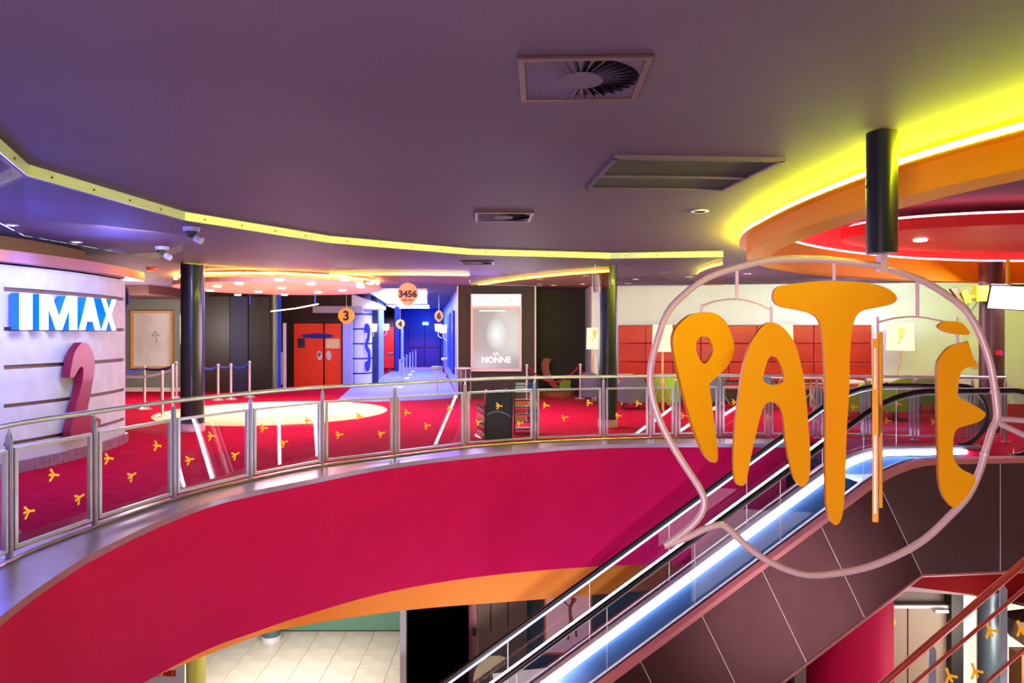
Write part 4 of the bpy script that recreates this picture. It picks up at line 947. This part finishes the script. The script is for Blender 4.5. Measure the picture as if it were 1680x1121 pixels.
# cladding
def zb(s): return -1.51 + min(0, SL * (s + .55))
def clad(lo0, lo1, hi0, hi1, mt, v=-.155, d=.03, n=8):
    L = [EP(lo0 + (lo1 - lo0) * k / n, v, zb(lo0 + (lo1 - lo0) * k / n)) for k in range(n + 1)]
    L += [EP(hi1 + (hi0 - hi1) * k / n, v, zp(hi1 + (hi0 - hi1) * k / n) - .075) for k in range(n + 1)]
    MB().prism([L], LV * d).build('cladding_panel', mt, esc)
MB().ribbon([EP(s, -.118, zb(s) + .02) for s in [-8 + k * .25 for k in range(30)] + [-.55, .62, 3, 5.5]], [EP(s, -.118, zp(min(s, 1)) - .09) for s in [-8 + k * .25 for k in range(30)] + [-.55, .62, 3, 5.5]]).build('panel_backing', M_cladlt, esc)
sh = .66; g = .004
seams = [(-.55, -1.17)]
lo_s = [-.55 - .83 * k for k in range(0, 10)]
for k in range(9):
    a, b = lo_s[k + 1], lo_s[k]
    clad(a + g, b - g, a - .62 + g, b - .62 - g, M_clad)
clad(-.55 + g, .62 - g, -1.17 + g, .62 - g, M_cladlt); 
for a, b in ((.62, 2.2), (2.2, 3.8), (3.8, 5.5)):
    clad(a + g, b - g, a + g, b - g, M_cladlt)
for q in lo_s[:9] + [.62, 2.2, 3.8]:
    flat = q > -.5; dq = 0 if flat else -.62
    MB().tube([EP(q, -.156, zb(q)), EP(q + dq, -.156, zp(q + dq) - .075)], .0045, 5).build('seam_strip', M_alu, esc)
bs = [-8 + k * .25 for k in range(30)] + [-.55, 1, 5.5]
MB().ribbon([EP(s, -.16, zb(s)) for s in bs], [EP(s, 1.2, zb(s)) for s in bs]).build('underside', M_clad, esc)
MB().ribbon([EP(s, 1.2, zb(s)) for s in bs], [EP(s, 1.2, zp(min(s, 1)) - .05) for s in bs]).build('far_cladding', M_clad, esc)
MB().tube([EP(s, -.15, zb(s) - .02) for s in bs], .025, 6).build('bottom_trim', mat('rose_wood_trim', (170, 110, 100), .4), esc)
MB().box(EP(3.3, .1, -.02), (4.2, .6, .06), math.atan2(LU.y, LU.x)).build('landing_plate', M_deck, esc)

# ------------------------------------------------------------------ hanging letter sign
SY = 4.66
hs = thing('hanging_sign_frame', 'pale pink tube speech bubble frame hanging from a black cylinder', 'sign', at(1447, 425, SY))
fr_px = [(1447, 433), (1436, 436), (1364, 427), (1305, 425), (1257, 428), (1209, 439), (1160, 456), (1124, 482), (1095, 514), (1076, 567), (1067, 612), (1070, 651), (1083, 691), (1103, 731), (1126, 768), (1147, 800), (1155, 820), (1153, 838), (1140, 858), (1114, 880), (1090, 896)]
fr2 = [(1090, 896), (1126, 883), (1154, 869), (1176, 862), (1186, 862), (1200, 872), (1223, 894), (1254, 917), (1297, 937), (1340, 944), (1411, 934), (1466, 914), (1517, 885), (1557, 848), (1588, 814), (1607, 774), (1618, 737), (1628, 705), (1636, 686), (1634, 655), (1626, 603), (1614, 564), (1600, 533), (1581, 506), (1557, 487), (1520, 464), (1484, 450), (1436, 435)]
def fp(L, dy=0): return [at(x, y, SY + dy) for x, y in L]
MB().tube(cr(fp(fr_px[1:]), 4), .022, 12).build('frame_tube', M_signpk, hs, smooth=True)
MB().tube(cr(fp(fr2), 4), .022, 12).build('frame_tube', M_signpk, hs, smooth=True)
MB().tube(fp([(1636, 687), (1680, 690), (1760, 696)]), .018, 10).build('side_arm', M_signpk, hs, smooth=True)
MB().tube(fp([(1634, 692), (1680, 714), (1760, 752)]), .018, 10).build('side_arm', M_signpk, hs, smooth=True)
MB().box(at(1447, 432, SY), (.045, .06, .11)).build('bracket', M_signpk, hs)
for x, y in ((1632, 643), (1615, 745)): MB().lathe(tuple(at(x, y, SY) - Vector((0, 0, .01))), [(.027, 0), (.027, .02)], 14).build('collar', M_signpk, hs)
for x, y0, y1 in ((1209, 440, 492), (1368, 428, 464), (1505, 460, 521)): MB().tube([at(x, y0, SY), at(x, y1, SY)], .011, 8).build('drop_rod', M_signpk, hs)
MB().tube(cr(fp([(1151, 503), (1175, 494), (1209, 491), (1240, 497), (1264, 508)]), 4), .006, 8).build('mobile_arm', M_signpk, hs)
MB().tube(cr(fp([(1440, 529), (1470, 522), (1505, 520), (1540, 526), (1571, 532)]), 4), .006, 8).build('mobile_arm', M_signpk, hs)
for x, y0, y1 in ((1151, 498, 516), (1265, 503, 532), (1440, 520, 545), (1571, 520, 568)): MB().tube([at(x, y0, SY), at(x, y1, SY)], .008, 8).build('hanging_pin', M_signpk, hs)
cyl = thing('sign_cylinder', 'black glossy cylinder joining the hanging sign to the ceiling', 'cylinder', at(1447, 418, SY))
ct = at(1447, 416, SY)
MB().lathe(tuple(ct), [(.093, 0), (.093, .77)], 32).build('body', M_pillar, cyl, smooth=True)
MB().lathe((ct.x, ct.y, ct.z + .77), [(.03, 0), (.03, CZ - ct.z - .77)], 14).build('neck', M_black, cyl, smooth=True)
tp_ = MB().tube([ct + Vector((-.094, -.02, .45)), ct + Vector((-.11, -.02, .42)), ct + Vector((-.094, -.02, .39))], .006, 6).build('hook', M_black, cyl)
LP = [(1151, 513), (1170, 514), (1187, 526), (1196.5, 545), (1202, 566.5), (1200, 583), (1192, 600), (1175, 617), (1163, 628), (1162, 634), (1165, 657), (1170, 695), (1174, 726), (1175.5, 751), (1171, 759), (1163, 755.6), (1151, 740), (1134, 697), (1119, 645), (1110, 607), (1104, 580), (1102, 554.5), (1110, 535), (1129, 518)]
LPh = [(1151, 552), (1160.5, 554.5), (1166.5, 566.5), (1167, 578.6), (1160.5, 592), (1152, 596.7), (1143.6, 586), (1139.5, 570), (1142.4, 557)]
LA = [(1263, 529), (1277, 533), (1290.6, 545), (1302.6, 564), (1311, 591), (1317, 619.6), (1321, 651), (1324, 690), (1327, 725.6), (1328, 760), (1325.5, 785.6), (1315.5, 798.4), (1305.5, 791), (1297, 771), (1288, 725.6), (1282.6, 680), (1274, 663), (1260, 660), (1250, 671.4), (1241, 703), (1231, 748.5), (1225.5, 777), (1221, 794), (1211, 796), (1204, 785.6), (1202, 754), (1205, 697), (1210, 655), (1214.6, 620), (1220.6, 590.6), (1230, 564), (1242, 545), (1254, 532)]
LAh = [(1265, 584), (1273.6, 588), (1281, 602.7), (1285, 619.6), (1281, 628), (1266.4, 632), (1254.4, 628), (1251, 619.6), (1254.4, 602.7), (1259, 589.5)]
LT = [(1267, 485), (1275, 471), (1308, 465), (1364, 461), (1425, 465), (1457, 475), (1470, 489), (1461.5, 499), (1437, 505), (1417, 509), (1405, 517), (1397, 538), (1393, 582), (1391.5, 643), (1388, 700), (1385.7, 768.5), (1383, 825.6), (1378.5, 851), (1371, 861), (1361.4, 854), (1354, 825.6), (1353, 754), (1353, 683), (1352, 620), (1350, 575), (1347, 545), (1342, 525.5), (1330, 515), (1308, 509), (1279, 503), (1269, 495)]
LACC = [(1537.5, 535), (1545, 528.5), (1557, 527), (1571, 528), (1582, 535), (1589, 548.5), (1571, 549), (1552, 545), (1541, 540)]
LE = [(1571, 564), (1587, 561), (1587.2, 561.5), (1591.6, 576), (1600.3, 601), (1600, 601.6), (1585.6, 602.6), (1577, 608.7), (1572, 619.5), (1570, 641), (1571, 651), (1591, 662), (1611, 674), (1614.6, 681.4), (1605.5, 691), (1582.6, 698.5), (1568, 704), (1562.7, 717), (1562, 740), (1565.5, 757), (1577, 770), (1594, 778.5), (1599, 788.4), (1594, 802.7), (1579.8, 822.7), (1564, 831.8), (1554, 825.5), (1544, 808.4), (1538.4, 782.7), (1537.5, 740), (1536.4, 697), (1536, 654), (1535.5, 626.7), (1536, 598), (1544.7, 581), (1556.7, 569)]
def hletter(loops, lab, yaw, acc=None):
    cx = sum(p[0] for p in loops[0]) / len(loops[0]); c = at(cx, 600, SY); ray = lambda x, y: Vector(((x - 840) / FP, 1, -(y - HY) / FP))
    u = Vector((math.cos(yaw), math.sin(yaw), 0)); n_ = Vector((-u.y, u.x, 0))
    def pr(x, y):
        d = ray(x, y); k = (c - Vector((0, 0, E))).dot(n_) / d.dot(n_); return Vector((0, 0, E)) + d * k
    t = thing('hanging_letter', lab, 'letter', c)
    for k, lp in enumerate([loops] + ([acc] if acc else [])):
        L3 = [cr([pr(*p) for p in l], 4, True) for l in lp]
        MB().prism([[q - n_ * .014 for q in l] for l in L3], n_ * .028, 0, 1).build('letter_plate' if k == 0 else 'accent_plate', [M_signor, M_signside], t)
hletter([LP, LPh], 'orange hanging letter P, leftmost in the pink frame', .42)
hletter([LA, LAh], 'orange hanging letter A with pointed legs', .06)
hletter([LT], 'largest orange hanging letter, a T, in the frame centre', 0.0)
hletter([LE], 'orange hanging letter E with an accent, rightmost in the frame', -.05, [LACC])
th = thing('hanging_letter', 'orange hanging letter H turned edge-on, seen as thin bars', 'letter', at(1440, 600, SY))
fa, ba = at(1436, 560, 4.36), at(1444, 545, 4.96); hu = Vector((ba.x - fa.x, ba.y - fa.y, 0)); hl = hu.length; hu.normalize(); hn = Vector((-hu.y, hu.x, 0))
zt, zb_ = zY(545, 4.9), zY(833, 4.9)
zt2, zb2 = zY(556, 4.36), zY(857, 4.36)
O = Vector((fa.x, fa.y, 0))
H = [(0, zb2), (.10, zb2 - .01), (.13, zb2 + .3), (.14, (zt + zb_) / 2 - .06), (hl - .12, (zt + zb_) / 2 - .06), (hl - .10, zb_ + .2), (hl - .08, zb_), (hl, zb_), (hl + .02, zt - .2), (hl, zt), (hl - .09, zt), (hl - .12, (zt + zb_) / 2 + .08), (.14, (zt + zb_) / 2 + .08), (.12, zt2 - .1), (.09, zt2), (0, zt2), (-.02, zt2 - .4)]
MB().prism([[O + hu * x + Vector((0, 0, z)) - hn * .016 for x, z in H]], hn * .032, 0, 1).build('letter_plate', [M_signor, M_signor], th)
ed = MB(); ed.tube([O + hn * .020 + hu * .0 + Vector((0, 0, zb2 + .02)), O + hn * -.020 + Vector((0, 0, zb2 + .02))], .002, 4)
for xx in (-.012,): MB().box(O + hu * xx + Vector((0, 0, (zt2 + zb2) / 2)) , (.006, .012, (zt2 - zb2) * .9), math.atan2(hu.y, hu.x)).build('edge_strip', M_signpk, th)

# ------------------------------------------------------------------ lower hall
struct(MB().box((0, 12, LZ - .1), (32, 34, .16)).build('floor_lower', M_grout))
fl = bpy.data.objects['floor_lower']; tile_me = None
for i in range(9):
    for j in range(9):
        X, Y = -7.4 + i * .62 + .3, 12.4 + j * .62
        if tile_me is None:
            o = MB().box((0, 0, 0), (.612, .612, .03)).build('tile', M_tile, fl); tile_me = o.data
        else:
            o = bpy.data.objects.new('tile', tile_me); COL.objects.link(o); o.parent = fl
        o.location = (X, Y, LZ - .012)
struct(MB().box((-5.0, 16.4, -3.6), (9, .15, 2.5)).build('wall_lower_green', M_greenwall))
struct(MB().box((pY(662, 12.2), 12.2, -3.65), (.10, .12, 2.5)).build('trim_10', M_ivory))
struct(MB().box(((pY(667, 12.6) + pY(767, 12.6)) / 2, 12.7, -3.65), (1.06, .3, 2.5)).build('wall_lower_black', mat('void_black', (3, 3, 3), .9, spec=0)))
ld = thing('lift_doors', 'brown metal lift doors in the lower hall behind the escalator', 'lift', (pY(815, 13), 13, LZ))
for k, (a, b, mm) in enumerate(((767, 783, M_deck), (784, 805, M_panelbr), (805.7, 833, M_panelbr), (833.7, 865, M_panelbr))):
    MB().box(((pY(a, 13) + pY(b, 13)) / 2, 13.0, -3.65), ((b - a) * 13 / FP - .01, .08, 2.5)).build('jamb' if k == 0 else 'door_panel', mm, ld)
MB().box(at(778, 1037, 12.9), (.06, .04, .14)).build('call_button', M_black, ld)
struct(MB().box(((pY(865, 13) + pY(1130, 13)) / 2, 13.3, -3.65), (3.0, .1, 2.5)).build('wall_lower_teal', M_teal))
pp = thing('framed_poster', 'pink poster with a dancing figure behind the escalator', 'poster', (pY(933, 13), 13, -4.0))
X0, X1, Z0, Z1 = pY(893, 13.1), pY(972, 13.1), -4.0, zY(968, 13.1)
MB().box(((X0 + X1) / 2, 13.2, (Z0 + Z1) / 2), (X1 - X0, .04, Z1 - Z0)).build('sheet', mat('pink_sheet', (225, 165, 165), .4, emit=lin((225, 160, 165)), es=.25), pp)
for a, b, c_, d_ in ((X0, X1, Z0, Z0 + .03), (X0, X1, Z1 - .03, Z1), (X0, X0 + .03, Z0, Z1), (X1 - .03, X1, Z0, Z1)): MB().box(((a + b) / 2, 13.17, (c_ + d_) / 2), (b - a, .06, d_ - c_)).build('frame_bar', M_orange, pp)
skin = mat('print_skin', (200, 120, 100), .6)
f = MB(); hd = at(941, 985, 13.17); f.lathe((hd.x, hd.y, hd.z - .05), [(0, 0), (.05, .03), (.05, .08), (0, .11)], 10)
f.tube([hd - Vector((.02, 0, .04)), at(935, 998, 13.17), at(936, 1015, 13.17)], .03, 6); f.tube([at(935, 996, 13.17), at(928, 990, 13.17), at(921, 982, 13.17)], .015, 6); f.tube([at(936, 1012, 13.17), at(934, 1035, 13.17), at(932, 1050, 13.17)], .022, 6); f.tube([at(937, 1012, 13.17), at(944, 1030, 13.17), at(946, 1045, 13.17)], .022, 6)
f.build('printed_figure', skin, pp)
cc = thing('column', 'massive round crimson column below the escalator', 'column', (pY(1393, 10.75), 10.75, LZ))
MB().lathe((pY(1393, 10.75), 10.75, LZ), [(.585, 0), (.585, 3.2)], 48).build('shaft', M_crimcol, cc, smooth=True)
# red soffit and grey edge at right below the landing
struct(MB().prism([[at(1484, 962, 11.9), at(1503, 925, 11.9), at(1900, 918, 11.9), at(1900, 1040, 11.9), at(1680, 990, 11.9), at(1605, 977, 11.9)]], (0, .1, 0)).build('wall_red_fascia', M_dkred))
struct(MB().prism([[at(1400, 940, 12.1), at(1900, 940, 12.1), at(1900, 1046, 12.1), at(1608, 979, 12.1), at(1500, 971, 12.1), at(1400, 969, 12.1)]], (0, .1, 0)).build('wall_grey_fascia', mat('grey_mauve', (150, 130, 132), .5)))
struct(MB().box((8.0, 12.5, -3.7), (6.4, .15, 2.4)).build('wall_lower_right', mat('grey_olive_wall', (110, 104, 92), .6)))
for k, (a, b) in enumerate(((1440, 1490.5), (1492, 1562))):
    d = struct(MB().box(((pY(a, 12.3) + pY(b, 12.3)) / 2, 12.38, (LZ + zY(999, 12.3)) / 2), ((b - a) * 12.3 / FP - .01, .08, zY(999, 12.3) - LZ)).build('door_%d' % (k + 8), M_beige))
    if k == 1: MB().box(at(1543, 1002, 12.25), (.22, .1, .05)).build('door_closer', M_ivory, d)
    else:
        c = at(1462, 1021, 12.3); MB().prism([[c + Vector((.075 * math.cos(2 * math.pi * j / 20), 0, .075 * math.sin(2 * math.pi * j / 20))) for j in range(20)]], (0, .02, 0)).build('round_sticker', M_yel, d); MB().box(c - Vector((0, .01, 0)), (.075, .01, .022)).build('round_sticker_bar', M_extred, d)
struct(MB().box((pY(1500, 12.3), 12.33, zY(995.5, 12.3)), (1.33, .1, .05)).build('trim_12', M_ivory))
struct(MB().box((pY(1571, 12.2), 12.3, -3.7), (.20, .2, 2.4)).build('trim_13', mat('dark_jamb', (40, 40, 36), .5)))
struct(MB().box((pY(1650, 12.3), 12.38, -3.7), (1.45, .08, 2.4)).build('wall_lower_lit', M_ivd))
ds = thing('paper_sculpture', 'dark faceted cardboard sculpture behind the stair railing at right edge', 'sculpture', at(1680, 1050, 11.6))
c = at(1681, 1030, 11.6); rs = random.Random(4); m = MB(); vs = []
bmx = bmesh.new(); bmesh.ops.create_icosphere(bmx, subdivisions=1, radius=.36)
for v in bmx.verts: vs.append(c + v.co * (0.7 + .5 * rs.random()))
bmx.verts.ensure_lookup_table(); m.add(vs, [tuple(v.index for v in f_.verts) for f_ in bmx.faces]); bmx.free()
m.build('facets', mat('cardboard_dark', (80, 58, 44), .5, noise=.5, nscale=9), ds)
MB().box(at(1681, 1120, 11.6), (.3, .3, 1.0)).build('stand', M_brown, ds)
t = thing('queue_post', 'short barrier post with red top in the dark below the escalator', 'barrier post', (pY(1311, 12), 12, LZ))
MB().lathe((pY(1311, 12), 12, LZ), [(.17, 0), (.17, .02), (.03, .05), (.03, .32)], 16).build('tube', M_steel, t, smooth=True); MB().lathe((pY(1311, 12), 12, LZ + .32), [(.085, 0), (.085, .3), (.05, .36)], 16).build('cap', M_extred, t, smooth=True)
nb = thing('notice_board', 'white board with red lettering in the lower left corner', 'sign', at(265, 1121, 12.4))
Yb = 12.4
MB().box(at(258, 1140, Yb), (.95, .05, 1.4)).build('board', M_ivory, nb)
text_mb('STYLE', .125, .01, facing(at(254, 1107, Yb - .04), 0, .62), .002).build('lettering', M_orange, nb); text_mb('INSIDE', .125, .01, facing(at(278, 1106, Yb - .04), 0, .58), .006).build('lettering', M_extred, nb)

# ------------------------------------------------------------------ stair railing at lower right
sr = thing('stair_railing', 'coral stair railing with steel posts at the lower right', 'railing', at(1527, 1121, 6))
def sl(x0, y0, x1, y1, ext=.35): a, b = at(x0, y0, 6.0), at(x1, y1, 6.0); d = b - a; return [a - d * ext, b + d * ext]
MB().tube(sl(1450, 1121, 1680, 923), .030, 12).build('handrail', M_rail_red, sr, smooth=True)
MB().tube(sl(1500, 1121, 1680, 967), .016, 10).build('middle_rail', M_rail_red, sr, smooth=True)
MB().tube(sl(1618, 1121, 1680, 1066), .014, 10).build('lower_rail', M_rail_red, sr, smooth=True)
for px, py in ((1530, 1061), (1647, 962)):
    L = [at(px - 6, py + 6, 6), at(px, py - 2, 6), at(px + 6, py + 6, 6), at(px + 6, 1240, 6), at(px - 6, 1240, 6)]
    MB().prism([L], (0, .012, 0)).build('post', M_steel, sr)
gl = MB().prism([[at(1541, 1083, 6.03), at(1636, 1003, 6.03), at(1636, 1240, 6.03), at(1541, 1240, 6.03)]], (0, .008, 0)).build('glass_panel', G_glass, sr)
for x, y in ((1556, 1108), (1598, 1100), (1622, 1033)): foot_mb(at(x, y, 6.02), Vector((1, 0, 0)), 2.2, .075).build('bird_foot_sticker', M_yel, gl)
gl = MB().prism([[at(1658, 987, 6.03), at(1760, 900, 6.03), at(1760, 1240, 6.03), at(1658, 1240, 6.03)]], (0, .008, 0)).build('glass_panel', G_glass, sr)
foot_mb(at(1673, 1030, 6.02), Vector((1, 0, 0)), 2.2, .075).build('bird_foot_sticker', M_yel, gl)
